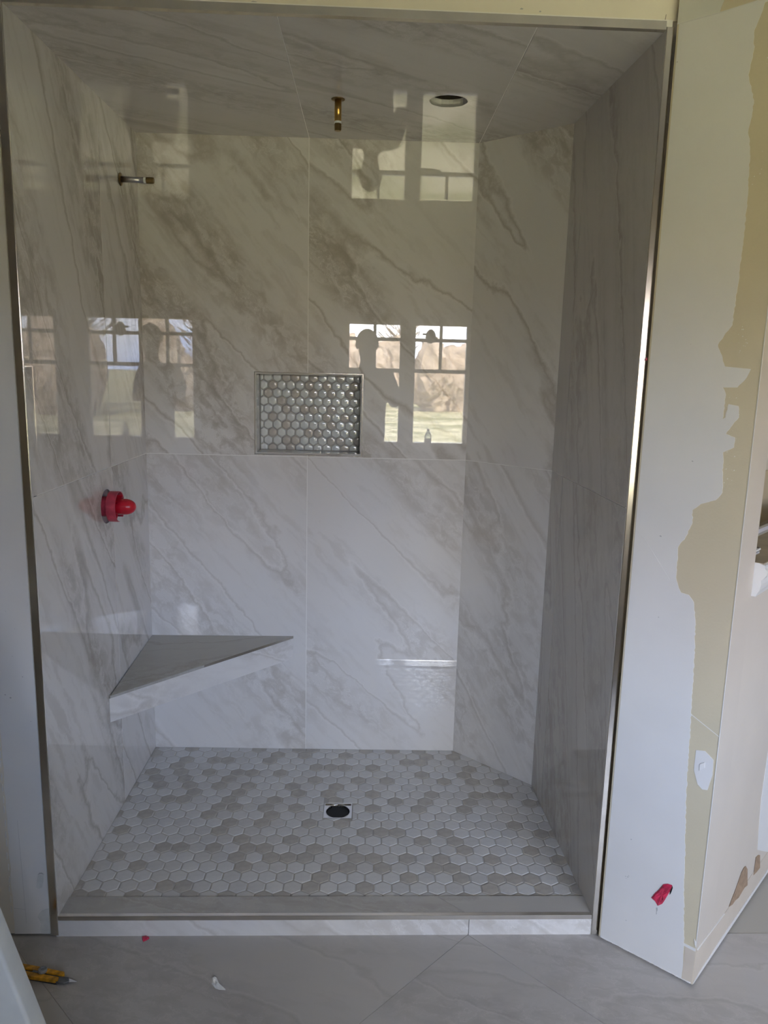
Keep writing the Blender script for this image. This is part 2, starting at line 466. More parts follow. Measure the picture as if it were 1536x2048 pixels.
# cream void box above the light hole (joists and old drywall seen dimly through it)
JOIST = mat('rough_joist_wood', (0.20, 0.17, 0.13), 0.9, noise=(20, 0.4))
void = MB()
void.box((0.93, 0.30, H + 0.14), (1.21, 0.90, H + 0.16)); void.box((0.93, 0.30, H + 0.026), (0.95, 0.90, H + 0.14))
void.box((1.19, 0.30, H + 0.026), (1.21, 0.90, H + 0.14)); void.box((0.95, 0.66, H + 0.026), (1.19, 0.68, H + 0.14))
void.box((0.95, 0.45, H + 0.026), (1.19, 0.47, H + 0.14))
void.build('light_cutout_box', JOIST, cl)

# ------------------------------------------------------------------ shower floor: hex mosaic
F_flr = Frame((0, 0, 0), (1, 0, 0), (0, 1, 0), (0, 0, 1))
YC = 0.081   # curb depth
DX0, DX1, DY0, DY1 = 0.7095, 0.8105, 0.5025, 0.5975
pan = [(-0.01, 0.06), (1.53, 0.08), (1.50, 0.745), (1.22, 1.0), (-0.01, 1.0)]
sf = structure(slab('floor', F_flr, pan, -0.055, -0.0016, MGROUT, holes=[rect(DX0, DY0, DX1, DY1)[::-1]]))
sf['label'] = 'shower floor of small hexagonal mosaic tiles behind the curb'
PIT = 0.0545; ROWH = PIT * 0.8660254; HR = (PIT - 0.0032) / math.sqrt(3)
def hexagon(cx_, cy_, r_): return [(cx_ + r_ * math.sin(R(60 * k)), cy_ + r_ * math.cos(R(60 * k))) for k in range(6)]
def insetclip(poly, poly_out):
    n = len(poly_out)
    for i in range(n):
        p, q_ = poly_out[i], poly_out[(i + 1) % n]
        dx, dy = q_[0] - p[0], q_[1] - p[1]
        a, b = dy, -dx                     # outward normal for CCW
        l = math.hypot(a, b); a /= l; b /= l
        poly = clip(poly, a, b, a * p[0] + b * p[1] - 0.001)
        if len(poly) < 3: return []
    return poly
flo = [(PA.x, YC + 0.001), (PE.x, YC + yF(PE.x) + 0.001), (PD.x, PD.y), (PC.x, PC.y), (PB.x, PB.y)]
cells = []
prev_dark = set()
for r_ in range(-1, 22):
    for c_ in range(-1, 29):
        hx = 0.012 + c_ * PIT + (PIT / 2 if r_ % 2 else 0); hy = 0.092 + r_ * ROWH
        poly = insetclip(hexagon(hx, hy, HR), flo)
        if len(poly) < 3: continue
        if hx > DX0 - HR and hx < DX1 + HR and hy > DY0 - HR and hy < DY1 + HR:   # cut round the drain
            dl, dr, df, db = DX0 - hx, hx - DX1, DY0 - hy, hy - DY1
            mx = max(dl, dr, df, db); e = 0.0015
            if mx == dl: poly = clip(poly, 1, 0, DX0 - e)
            elif mx == dr: poly = clip(poly, -1, 0, -(DX1 + e))
            elif mx == df: poly = clip(poly, 0, 1, DY0 - e)
            else: poly = clip(poly, 0, -1, -(DY1 + e))
            if len(poly) < 3: continue
        if area(poly) < 2.0e-4: continue
        k = rnd.random()
        near = sum(1 for (yy, xx, _p, m_) in cells[-32:] if m_ == 2 and math.hypot(xx - hx, yy - hy) < PIT * 1.2)
        mi = 2 if k < (0.34, 0.22, 0.07, 0.0)[min(near, 3)] else (1 if k < 0.55 else 0)
        cells.append((hy, hx, poly, mi))
cells.sort(key=lambda c_: (c_[0], c_[1]))
hexmesh = {}
for i, (hy, hx, poly, mi) in enumerate(cells[:298]):
    full = len(poly) == 6 and abs(area(poly) - 2.598 * HR * HR) < 2e-6
    lift = rnd.uniform(-0.0002, 0.0002)
    if full:
        if mi not in hexmesh:
            vs, fs = pillow_tile(F_flr, poly, -0.006, 0.0, 0.0016)
            o = mesh_obj('hex_tile', vs, fs, HEXM[mi], sf, center=(hx, hy, -0.003)); hexmesh[mi] = o.data
        else:
            o = link('hex_tile', hexmesh[mi], sf, Vector((hx, hy, -0.003)) - Vector(sf.location))
    else:
        vs, fs = pillow_tile(F_flr, poly, -0.006, 0.0, 0.0016)
        o = mesh_obj('hex_tile', vs, fs, HEXM[mi], sf)
    o.location.z += lift
V, Fc, MI = [], [], []
for (hy, hx, poly, mi) in cells[298:]:
    vs, fs = pillow_tile(F_flr, poly, -0.006, rnd.uniform(-0.0002, 0.0002), 0.0016)
    k = len(V); V += vs; Fc += [tuple(a + k for a in f) for f in fs]; MI += [mi] * len(fs)
far = mesh_obj('hex_tile_field', V, Fc, None, sf, mats=HEXM, midx=MI)
far['kind'] = 'stuff'

# ------------------------------------------------------------------ drain
t = tag(empty('shower_drain', (0.76, 0.55, -0.004)), 'square chrome drain with a round black opening in the mosaic shower floor', 'drain')
cx_, cy_ = 0.76, 0.55
Fd = Frame((0, 0, -0.002), (1, 0, 0), (0, 1, 0), (0, 0, 1))
o = slab('frame', Fd, rect(DX0 + 0.001, DY0 + 0.001, DX1 - 0.001, DY1 - 0.001), -0.012, 0.0010, CHROME, t, holes=[rect(DX0 + .0045, DY0 + .0045, DX1 - .0045, DY1 - .0045)[::-1]])
slab('plate', Fd, rect(DX0 + .0045, DY0 + .0045, DX1 - .0045, DY1 - .0045), -0.012, -0.0025, CHROME, t, holes=[circle(cx_, cy_, 0.0415, 40)[::-1]])
MB().lathe([(-0.055, 0.0415), (-0.0025, 0.0415), (-0.0008, 0.0430), (-0.0025, 0.0445)], (cx_, cy_, -0.002), (0, 0, 1), 40, cap0=False, cap1=False).build('ring', CHROME, t, smooth=True)
MB().lathe([(-0.053, 0.041), (-0.011, 0.0405), (-0.011, 0.0405), (-0.053, 0.0405)], (cx_, cy_, -0.002), (0, 0, 1), 40).build('drain_pipe', BLACK, t)
tag(MB().lathe([(-0.050, 0.040), (-0.009, 0.040)], (cx_, cy_, -0.002), (0, 0, 1), 40).build('opening', BLACK, t), 'black drain opening')

# ------------------------------------------------------------------ curb
def cy2(x, y): return (x, y + SL * x)
F_face = Frame((0, 0, 0), (1, SL, 0), (0, 0, 1), (SL, -1, 0))
curb = structure(slab('trim_1', F_flr, [(-0.03, 0.012), cy2(1.53, 0.012), cy2(1.53, YC - 0.001), (-0.03, YC - 0.001)], ZF, -0.001, GROUT))
curb['label'] = 'low tiled curb across the shower threshold'
HC = 0.0042
ct = HC - 0.008
jx0, jx1 = 1.071, 1.150
slab('top_tile', F_flr, [(PA.x, 0.009), cy2(jx1 - .001, 0.009), cy2(jx0 - .001, YC), (PA.x + .0005, YC)], ct, HC, CURBT, curb, ang=-12, seed=20.2)
slab('top_tile', F_flr, [cy2(jx1 + .001, 0.009), cy2(PE.x, 0.009), cy2(PE.x, YC), cy2(jx0 + .001, YC)], ct, HC, CURBT, curb, ang=-12, seed=21.6)
slab('face_tile', F_face, rect(-0.014, ZF, 1.158, -0.0095), -0.012, 0.001, MARBLE_P, curb, ang=-38, seed=22.5)
slab('face_tile', F_face, rect(1.160, ZF, 1.520, -0.0095), -0.012, 0.001, MARBLE_P, curb, ang=-38, seed=23.9)
# metal edge strip of the curb: front face and thin top lip
pr = MB()
for (a0, a1, z0, z1) in ((-0.002, 0.0105, HC - 0.001, HC + 0.0008), (-0.002, 0.001, -0.0092, HC)):
    vs = [Vector((x, y + SL * x, z)) for z in (z0, z1) for y in (a0, a1) for x in (-0.010, 1.516)]
    pr.add(vs, [(0, 2, 3, 1), (4, 5, 7, 6), (0, 1, 5, 4), (2, 6, 7, 3), (0, 4, 6, 2), (1, 3, 7, 5)])
structure(pr.build('trim_2', STEEL, bevel=0.0007))

# ------------------------------------------------------------------ metal profiles round the opening
def vtrim(name, x0, x1, z0, z1, lip):
    m_ = MB()
    y0 = SL * (x0 + x1) / 2
    m_.box((x0, y0 - 0.003, z0), (x1, y0 + 0.010, z1))
    m_.box((lip - 0.0008, y0 - 0.0042, z0), (lip + 0.0008, y0 + 0.011, z1))
    return structure(m_.build(name, STEEL, bevel=0.0008))
vtrim('trim_3', -0.0275, -0.0085, ZF + 0.004, H + 0.016, -0.0077)
vtrim('trim_4', 1.5175, 1.5338, ZF + 0.001, H + 0.006, 1.5168)
tt = MB()
for (z0, z1, ya, yb) in ((H + 0.0012, H + 0.0185, -0.003, 0.010), (H - 0.0006, H + 0.0012, -0.0042, 0.012)):
    vs = [Vector((x, y + SL * x, z)) for z in (z0, z1) for y in (ya, yb) for x in (-0.0075, 1.515)]
    tt.add(vs, [(0, 2, 3, 1), (4, 5, 7, 6), (0, 1, 5, 4), (2, 6, 7, 3), (0, 4, 6, 2), (1, 3, 7, 5)])
structure(tt.build('trim_5', STEEL))

# ------------------------------------------------------------------ drywall in front: left jamb, header, angled wall, column
ZG = ZF + 0.006
F_front = F_face     # same plane, u = x nearly
# left of the opening
XS = -0.130
wj = structure(slab('wall_left_front', F_front, rect(-2.2, ZG, -0.0305, CEIL), -0.10, -0.004, TANROOM))
g = random.Random(3)
bound = []
z = ZG
while z < 2.7:
    bound.append((XS + g.uniform(-0.0025, 0.0025), z)); z += 0.03
outer = [(-0.0315, ZG + 0.001), (-0.0315, 2.7)] + [b for b in reversed(bound)]
slab('skim_coat', F_front, outer, -0.006, -0.0015, SKIM, wj)
for k in range(16):
    z0 = 0.52 - k * 0.034 + g.uniform(-.006, .006); x0 = XS - 0.006 + g.uniform(-.002, .001)
    if z0 < ZG + 0.02: break
    slab('compound_ridge', F_front, [(x0, z0), (x0 + .0015, z0 + .002), (x0 + .002, z0 + .018), (x0 + .0005, z0 + .022), (x0 - .0008, z0 + .012)], -0.005, -0.0012, SKIM, wj)
A_l = lambda u: -0.5 + u
slab('bare_patch', F_front, [(A_l(a), b) for a, b in [(0.4359, 0.0002), (0.4405, 0.012), (0.4497, 0.0224), (0.4590, 0.0262), (0.4685, 0.0287), (0.4685, -0.053), (0.455, -0.053), (0.443, -0.0526), (0.4405, -0.036), (0.4445, -0.0238), (0.441, -0.010)]], -0.003, -0.0010, GREYPATCH, wj)
slab('bare_patch', F_front, [(A_l(a), b) for a, b in [(0.444, 0.1335), (0.4604, 0.1335), (0.4585, 0.115), (0.4538, 0.095), (0.446, 0.090), (0.4372, 0.0934), (0.440, 0.115)]], -0.003, -0.0012, GREYPATCH, wj)
slab('knife_gouge', F_front, [(A_l(a), b) for a, b in [(0.443, 0.1335), (0.449, 0.1405), (0.456, 0.1405), (0.4615, 0.1345), (0.452, 0.1365)]], -0.002, -0.0008, GREYM, wj)
for (a, b, s_) in [(0.3872, 0.6683, .004), (0.3998, 0.6599, .005), (0.4362, 0.7194, .003), (0.4251, 0.8524, .0015), (0.4507, 0.5932, .002), (0.4138, 0.7764, .002), (0.404, 0.90, .0015)]:
    slab('grey_mark', F_front, [(A_l(a), b), (A_l(a) + s_ * .8, b - s_ * .5), (A_l(a) + s_ * 1.3, b), (A_l(a) + s_ * .6, b + s_ * .5)], -0.0025, -0.0012, GREYM, wj)
slab('gap_shade', F_front, rect(-0.0303, 0.10, -0.0277, 2.33), -0.012, -0.009, BLACK, wj)  # black strip stands in for shade in the slit beside the left trim
# thin dark line of an old corner bead in the strip, near its foot
slab('seam', F_front, [(-0.0965, -0.02), (-0.0960, -0.02), (-0.1015, 0.30), (-0.1020, 0.30)], -0.0025, -0.0013, GREYM, wj)
slab('seam', F_front, [(-0.128, 0.028), (-0.096, 0.0245), (-0.096, 0.0250), (-0.128, 0.0285)], -0.0025, -0.0013, GREYM, wj)

# header over the opening
XR = 1.5353
wh = structure(slab('wall_header', F_front, rect(-0.0305, H + 0.0205, XR + 0.03, CEIL), -0.10, -0.003, CREAM))
for (x0, z0, s_) in [(0.55, H + 0.0225, .011), (1.17, H + 0.032, .006), (1.215, H + 0.028, .004), (0.95, H + 0.050, .0025)]:
    slab('plaster_scuff', F_front, [(x0, z0), (x0 + s_, z0 - .0008), (x0 + s_ * 1.5, z0 + .0015), (x0 + s_ * .6, z0 + .003)], -0.002, -0.0022, GREYM, wh)
slab('crack', F_front, [(1.5120, H + 0.0212), (1.5132, H + 0.0212), (1.5145, H + 0.034), (1.5137, H + 0.0345)], -0.0035, -0.0022, GRIME, wh)

# angled drywall
QA = Vector((XR, SL * XR - 0.0012 - 0.015, 0)); QA = Vector((1.5353, 0.0083, 0))
QB = Vector((1.735, -0.168, 0)); QC = Vector((1.8173, -0.0806, 0))
F_aw, L_aw = wallframe(QA, QB, Vector((-1, -1, 0)))
F_cw, L_cw = wallframe(QB, QC, Vector((1, -1, 0)))
ww = structure(slab('wall_angled_drywall', F_aw, rect(0.0, ZG, L_aw, CEIL), -0.045, 0, TAN))
skim = [(0.2351, 0.0494), (0.2228, 0.1784), (0.2118, 0.3206), (0.201, 0.4601), (0.1953, 0.5988), (0.1898, 0.7345), (0.1843, 0.8539), (0.178, 0.9447), (0.17, 0.9886), (0.1561, 1.0051), (0.1359, 1.0073), (0.1218, 1.0372), (0.1194, 1.0759), (0.1175, 1.1209), (0.1335, 1.1492), (0.1469, 1.1894), (0.1438, 1.2204), (0.1626, 1.238), (0.1967, 1.2524), (0.2098, 1.2724), (0.2043, 1.3383), (0.2012, 1.368), (0.2248, 1.3819), (0.2247, 1.4055), (0.2035, 1.4122), (0.216, 1.4343), (0.2286, 1.4527), (0.2248, 1.4792), (0.202, 1.4827), (0.1985, 1.4508), (0.1921, 1.4469), (0.1942, 1.5034), (0.1857, 1.5205), (0.2181, 1.5217), (0.2328, 1.5394), (0.2432, 1.5647), (0.1853, 1.5693), (0.1718, 1.6014), (0.1644, 1.6186), (0.1758, 1.6392), (0.1923, 1.6641), (0.1942, 1.7201), (0.1969, 1.8302), (0.1962, 1.938), (0.1904, 2.0441), (0.1826, 2.0869), (0.1857, 2.1071), (0.1878, 2.1273), (0.1877, 2.1478), (0.1705, 2.202), (0.1725, 2.2218), (0.1766, 2.2511), (0.1734, 2.2918), (0.1837, 2.319), (0.1893, 2.3422)]
fine = [(0.0045, ZG + 0.002), (0.238, ZG + 0.002), (0.2385, -0.01), (0.236, 0.02)]
g = random.Random(11)
for i in range(len(skim)):
    p, q_ = skim[i], skim[min(i + 1, len(skim) - 1)]
    L_ = math.hypot(q_[0] - p[0], q_[1] - p[1]); n = max(1, int(L_ / 0.006)); n = min(n, 20)
    for k in range(n):
        t_ = k / n
        j_ = 0 if k == 0 else g.uniform(-0.0014, 0.0014)
        fine.append((p[0] + (q_[0] - p[0]) * t_ + j_, p[1] + (q_[1] - p[1]) * t_))
fine += [(0.205, 2.3445), (0.1763, 2.3495), (0.0951, 2.3456), (0.0045, 2.3442)]
slab('skim_coat', F_aw, fine, 0.0, 0.0008, SKIM, ww)
# the band above the opening's height
UPB = mat('sage_primer', (0.66, 0.655, 0.60), 0.7, noise=(8, 0.05), bump=(40, 0.0004))
slab('upper_band', F_aw, [(0.0005, 2.3452), (0.0951, 2.3466), (0.0975, 2.356), (0.1035, 2.372), (0.110, 2.70), (0.0005, 2.70)], 0.0, 0.0005, UPB, ww)
slab('compound_ridge', F_aw, [(0.0, 2.3436), (0.0951, 2.3448), (0.1763, 2.3495), (0.1763, 2.3505), (0.0951, 2.3462), (0.0, 2.3450)], 0.0, 0.0016, SKIM, ww)
# specks of compound beyond the ragged edge
for k in range(46):
    z0 = g.choice([g.uniform(1.40, 1.50), g.uniform(1.60, 1.66), g.uniform(1.28, 1.38), g.uniform(1.9, 2.25)])
    u0 = 0.2 + g.uniform(0.002, 0.03); s_ = g.uniform(.0007, .0022)
    slab('compound_speck', F_aw, [(u0, z0), (u0 + s_, z0 + s_ * .3), (u0 + s_ * .8, z0 + s_ * 1.2), (u0 - s_ * .2, z0 + s_ * .8)], 0.0, 0.0007, SKIM, ww)
slab('compound_blob', F_aw, [(0.2125, 0.605), (0.2344, 0.6102), (0.252, 0.598), (0.257, 0.5937), (0.2587, 0.5531), (0.2507, 0.5085), (0.238, 0.505), (0.225, 0.515), (0.2128, 0.5495)], 0.0, 0.0007, SKIM, ww)
slab('compound_blob', F_aw, [(0.2258, 0.5711), (0.2373, 0.5809), (0.2388, 0.5663), (0.2264, 0.5532)], 0.0, 0.0022, WHITEP, ww)
slab('scratch', F_aw, [(0.1924, 0.6944), (0.2640, 0.6588), (0.2640, 0.6600), (0.1924, 0.6962)], 0.0, 0.0007, SKIM, ww)
slab('ridge', F_aw, [(0.0045, 1.150), (0.0305, 1.128), (0.1050, 1.0339), (0.1055, 1.0350), (0.0315, 1.1295), (0.0050, 1.1515)], 0.0006, 0.0014, SKIM, ww)
slab('caulk_line', F_aw, [(0.2325, 0.0552), (L_aw - .001, 0.0554), (L_aw - .001, 0.0468), (0.2330, 0.0479)], 0.0, 0.0012, WHITEP, ww)
slab('wall_base', F_aw, [(0.2385, 0.0479), (L_aw - .0005, 0.0468), (L_aw - .0005, ZG + .0005), (0.2395, ZG + .0005)], 0.0, 0.0006, BASEP, ww)
slab('drip', F_aw, [(0.259, 0.082), (0.2645, 0.075), (0.2655, 0.060), (0.2615, 0.068)], 0.0, 0.0015, WHITEP, ww)
for (a, b, s_) in [(0.066, 0.2871, .004), (0.0603, 0.1703, .003), (0.066, 0.1714, .004), (0.069, 0.176, .003), (0.063, 0.165, .002), (0.073, 0.0384, .003), (0.0685, 1.1425, .005), (0.084, 0.9305, .003), (0.006, 2.262, .003), (0.10, 1.62, .0015), (0.13, 1.34, .004)]:
    slab('grey_mark', F_aw, [(a, b), (a + s_ * .9, b - s_ * .3), (a + s_ * 1.2, b + s_ * .2), (a + s_ * .4, b + s_ * .5)], 0.0005, 0.0011, GREYM, ww)
slab('grey_mark', F_aw, [(0.153, 0.120), (0.157, 0.122), (0.158, 0.114), (0.1562, 0.108), (0.1568, 0.101), (0.1545, 0.101), (0.1548, 0.110)], 0.0005, 0.0011, GREYM, ww)
# dark slivers stand in for shade in the slit beside the right trim
slab('gap_shade', F_face, [(1.5328, 0.30), (1.5350, 0.30), (1.5352, 1.70), (1.5332, 1.95)], -0.006, -0.0035, BLACK, ww)
slab('gap_shade', F_face, [(1.5328, 2.05), (1.5344, 2.05), (1.5340, 2.345), (1.5328, 2.345)], -0.006, -0.0035, DARK, ww)
# rough bead along the foot of the wall
bd = MB(); pts, rr = [], []
for k in range(60):
    u = 0.004 + (L_aw - 0.008) * k / 59
    pts.append(F_aw.P(u, ZG + 0.002 + g.uniform(-.0006, .0010), 0.0006)); rr.append(0.0016 + g.uniform(-.0006, .0008))
bd.tube(pts, rr, 6).build('plaster_bead', SKIM, ww, smooth=True)

# column face, low wall and the opening beyond it
wc = structure(slab('wall_right_column', F_cw, rect(0.0, ZG, L_cw, CEIL), -0.06, 0, PRIMER))
F_lw = F_cw
wlow = structure(slab('wall_right_low', F_lw, rect(L_cw, ZG, 1.9, 1.0), -0.11, 0, PRIMER))
slab('corner_bead', F_aw, [(L_aw - 0.0022, 0.06), (L_aw - 0.0002, 0.06), (L_aw - 0.0002, 2.69), (L_aw - 0.0018, 2.69)], 0.0, 0.0012, WHITEP, ww)
slab('wall_base', F_cw, [(0.001, ZG + .0005), (1.89, ZG + .0005), (1.89, 0.030), (0.2246, 0.0371), (0.0303, 0.0455), (0.001, 0.0462)], 0.0, 0.0012, BASEP, wlow)
slab('caulk_line', F_cw, [(0.010, 0.045), (0.0303, 0.0455), (0.215, 0.0371), (0.215, 0.0400), (0.0303, 0.0490), (0.012, 0.048)], 0.0, 0.0022, WHITEP, wlow)
slab('caulk_line', F_cw, [(0.002, ZG + .001), (1.85, ZG + .001), (1.85, ZG + 0.012), (0.6, ZG + 0.014), (0.2, ZG + .016), (0.04, ZG + .012)], 0.0, 0.0024, SKIM, wlow)
slab('torn_paper', F_cw, [(0.2523, 0.0409), (0.300, 0.072), (0.3400, 0.106), (0.3592, 0.1121), (0.377, 0.108), (0.3996, 0.0864), (0.4220, 0.0204), (0.392, 0.028), (0.340, 0.022), (0.3111, 0.0297), (0.285, 0.030)], 0.0012, 0.0018, PAPER, wlow)
slab('torn_paper', F_cw, [(0.4767, 0.0261), (0.4790, 0.060), (0.4802, 0.0848), (0.503, 0.082), (0.5239, 0.0717), (0.5434, 0.0180), (0.510, 0.020)], 0.0012, 0.0018, PAPER, wlow)
slab('skim_coat', F_cw, [(0.470, 0.449), (0.462, 0.350), (0.4598, 0.2884), (0.475, 0.18), (0.4924, 0.105), (0.62, 0.035), (1.2, 0.035), (1.2, 0.50)], 0.0, 0.0008, SKIM, wlow)
# cap moulding of the low wall
prof = [(0, 1.001), (0.010, 1.001), (0.013, 1.010), (0.017, 1.018), (0.020, 1.034), (0.018, 1.044), (0.024, 1.050), (0.030, 1.060), (0.030, 1.072), (0.024, 1.077), (0.024, 1.084), (0.010, 1.088), (-0.11, 1.088), (-0.11, 1.001)]
n = len(prof); u0, u1 = L_cw + 0.002, 1.85
vs = [F_lw.P(u0, p[1], p[0]) for p in prof] + [F_lw.P(u1, p[1], p[0]) for p in prof]
fs = [(k, (k + 1) % n, (k + 1) % n + n, k + n) for k in range(n)] + [tuple(range(n)), tuple(range(n, 2 * n))]
capo = structure(mesh_obj('trim_6', vs, fs, WHITEP))
# recess behind the opening
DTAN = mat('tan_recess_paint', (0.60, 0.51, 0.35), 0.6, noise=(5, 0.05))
wre = structure(slab('wall_right_recess', F_lw, rect(0.38, 0.98, 1.9, CEIL), -0.34, -0.30, TANROOM))
slab('lower_panel', F_lw, rect(0.39, 1.0, 1.88, 1.20), -0.30, -0.294, DTAN, wre)
tag(MB().box((0, 0, 0), (1.6, 0.012, 0.012), Matrix.Translation(F_lw.P(0.13, 1.0885, -0.109)) @ Matrix.Rotation(math.atan2(F_lw.U.y, F_lw.U.x), 4, 'Z')).build('rear_strip', mat('lavender_grey_strip', (0.52, 0.50, 0.53), 0.5), capo), 'pale grey strip at the back of the ledge')
F_led = Frame(F_lw.O, F_lw.U, F_lw.N, Zv)
slab('ledge_board', F_led, rect(L_cw + .003, -0.096, 1.84, 0.020), 1.0865, 1.0890, mat('brown_ledge_board', (0.42, 0.35, 0.25), 0.7, noise=(12, 0.2)), capo)['label'] = 'bare brown ledge top'
Mx = Matrix.Translation(F_lw.P(0.235, 1.102, -0.20)) @ Matrix.Rotation(math.atan2(F_lw.U.y, F_lw.U.x), 4, 'Z')
sw = tag(empty('spring_clamp', tuple(F_lw.P(0.235, 1.0892, -0.03))), 'small white clamp on a grey block in the wall opening at the far right', 'clamp')
Mc = Matrix.Translation(F_lw.P(0.225, 1.0892, -0.030)) @ Matrix.Rotation(math.atan2(F_lw.U.y, F_lw.U.x), 4, 'Z')
MB().box((-0.02, -.006, 0), (0.012, 0.008, 0.006), Mc).build('block', GREYM, sw, bevel=.001)
MB().box((-.014, -.005, 0.0063), (0.024, 0.006, 0.0120), Mc).build('jaw', WHITEP, sw, bevel=.002)
MB().box((0.008, -.004, 0.0122), (0.018, 0.003, 0.0145), Mc).build('handle', GRIME, sw, bevel=.001)

# ------------------------------------------------------------------ bathroom floor tiles laid at 45 degrees
slabb = structure(MB().box((-2.35, -3.2, ZF - 0.12), (4.25, 2.3, ZF - 0.0015)).build('floor', FGROUT))
slabb['label'] = 'bathroom floor of large greige tiles laid diagonally'
F_room = Frame((0, 0, ZF), (1, 0, 0), (0, 1, 0), (0, 0, 1))
s2 = math.sqrt(0.5)
def st(s_, t_): return ((s_ + t_) * s2, (t_ - s_) * s2)      # s=(x-y)/sqrt2, t=(x+y)/sqrt2
S0, T0, DS, DT = 1.140 * s2, 1.174 * s2, 1.2, 0.94
kk = 0
for i in range(-5, 5):
    for j in range(-5, 5):
        s_0, t_0 = S0 + i * DS, T0 + j * DT
        e = 0.0009
        poly = [st(s_0 + e, t_0 + e), st(s_0 + DS - e, t_0 + e), st(s_0 + DS - e, t_0 + DT - e), st(s_0 + e, t_0 + DT - e)]
        if sum(poly[k][0] * poly[(k + 1) % 4][1] - poly[(k + 1) % 4][0] * poly[k][1] for k in range(4)) < 0: poly = poly[::-1]
        for (a, b, c_) in ((1, 0, 4.1), (-1, 0, 2.2), (0, -1, 3.0), (0, 1, 1.9)):
            poly = clip(poly, a, b, c_)
            if len(poly) < 3: break
        # keep tiles out from under the shower curb line
        if len(poly) < 3 or area(poly) < 1e-3: continue
        cxp = sum(p[0] for p in poly) / len(poly); cyp = sum(p[1] for p in poly) / len(poly)
        xs = [p[0] for p in poly]
        if max(xs) < 1.9 or cyp < 0.2:
            q_ = clip(poly, -SL, 1, 0.0) if min(xs) < 1.70 else poly
        else: q_ = poly
        # wall nook right of the opening stays open to the room
        if len(q_) < 3 or area(q_) < 1e-3: continue
        kk += 1
        slab('floor_tile', F_room, q_, -0.010, 0.0, FLOORT, slabb, ang=-10 if kk % 2 else -18, seed=30.0 + kk)

# ------------------------------------------------------------------ room shell
rc = structure(MB().box((-2.35, -3.2, CEIL), (4.25, 2.3, CEIL + 0.12)).build('ceiling', CEILP))
structure(MB().box((-2.35, -3.2, ZF), (-2.2, 2.15, CEIL)).build('wall_room_left', TANROOM))
structure(MB().box((-2.35, 2.0, ZF), (4.25, 2.15, CEIL)).build('wall_far', TANROOM))
F_ww = Frame((0, WALL_Y, 0), (1, 0, 0), (0, 0, 1), (0, 1, 0))
slab_h = [rect(a, WIN_Z0, b, WIN_Z1)[::-1] for a, b in WINDOWS]
structure(slab('wall_window', F_ww, rect(-2.35, ZF, 4.25, CEIL), -0.16, 0, TANROOM, holes=slab_h))
F_rw = Frame((RX, 0, 0), (0, 1, 0), (0, 0, 1), (-1, 0, 0))
structure(slab('wall_room_right', F_rw, rect(-3.0, ZF, 2.15, CEIL), -0.16, 0, TANROOM))

# windows
PANE = bpy.data.materials.new('window_glass'); PANE.use_nodes = True
t_ = PANE.node_tree; t_.nodes.clear()
tr = N(t_, 'ShaderNodeBsdfTransparent'); tr.inputs['Color'].default_value = (0.97, 0.98, 0.97, 1)
gl = N(t_, 'ShaderNodeBsdfGlossy'); gl.inputs['Roughness'].default_value = 0.0
fr = N(t_, 'ShaderNodeFresnel'); fr.inputs['IOR'].default_value = 1.5
mx = N(t_, 'ShaderNodeMixShader'); ou = N(t_, 'ShaderNodeOutputMaterial')
t_.links.new(fr.outputs[0], mx.inputs[0]); t_.links.new(tr.outputs[0], mx.inputs[1]); t_.links.new(gl.outputs[0], mx.inputs[2]); t_.links.new(mx.outputs[0], ou.inputs[0])
WFRAME = mat('window_frame_paint', (0.52, 0.47, 0.38), 0.5)
def window(idx, F, a, b):
    root = structure(slab('window_%d' % idx, F, rect(a, WIN_Z0, b, WIN_Z1), -0.13, -0.05, WFRAME,
                          holes=[rect(a + .03, WIN_Z0 + .03, b - .03, WIN_Z1 - .015)[::-1]]))
    ia, ib, z0, z1 = a + .03, b - .03, WIN_Z0 + .03, WIN_Z1 - .015
    slab('meeting_rail', F, rect(ia, 1.492, ib, 1.525), -0.115, -0.075, WFRAME, root)
    slab('muntin', F, rect(ia, 1.764, ib, 1.794), -0.105, -0.080, WFRAME, root)
    m_ = (ia + ib) / 2
    slab('muntin', F, rect(m_ - .013, 1.525, m_ + .013, 1.764), -0.105, -0.080, WFRAME, root)
    slab('muntin', F, rect(m_ - .013, 1.794, m_ + .013, z1), -0.105, -0.080, WFRAME, root)
    slab('pane', F, rect(ia, z0, ib, 1.492), -0.096, -0.093, PANE, root)
    slab('pane', F, rect(ia, 1.525, ib, z1), -0.096, -0.093, PANE, root)
    return root
for i, (a, b) in enumerate(WINDOWS): window(i + 1, F_ww, a, b)
structure(slab('trim_7', F_ww, rect(0.50, WIN_Z0 - 0.045, 4.0, WIN_Z0 - 0.004), 0.0, 0.035, WHITEP))

# ------------------------------------------------------------------ bench
ZB0, ZB1 = 0.4790, 0.4510        # back corner and front heights (it falls slightly to the front)
b0 = Vector((0.0, D, ZB0)); b1 = Vector((0.5575, D, 0.484)); b2 = Vector((-0.003, 0.481, ZB1))
bench = tag(empty('corner_bench', (0.18, 0.82, 0.37)), 'triangular marble corner bench with a metal edge on the left of the shower', 'bench')
def prism(name, pts, dz0, dz1, material, ang=None, seed=0):
    n = len(pts)
    vs = [p + Vector((0, 0, dz1)) for p in pts] + [p + Vector((0, 0, dz0)) for p in pts]
    fs = [tuple(range(n)), tuple(range(2 * n - 1, n - 1, -1))] + [(k, (k + 1) % n, (k + 1) % n + n, k + n) for k in range(n)]
    uv = None
    if ang is not None:
        ca, sa = math.cos(R(ang)), math.sin(R(ang))
        uv = [(v.x * ca + v.y * sa + seed * 7.3, -v.x * sa + v.y * ca + seed * 3.7) for v in vs]
    return mesh_obj(name, vs, fs, material, bench, uvs=uv)
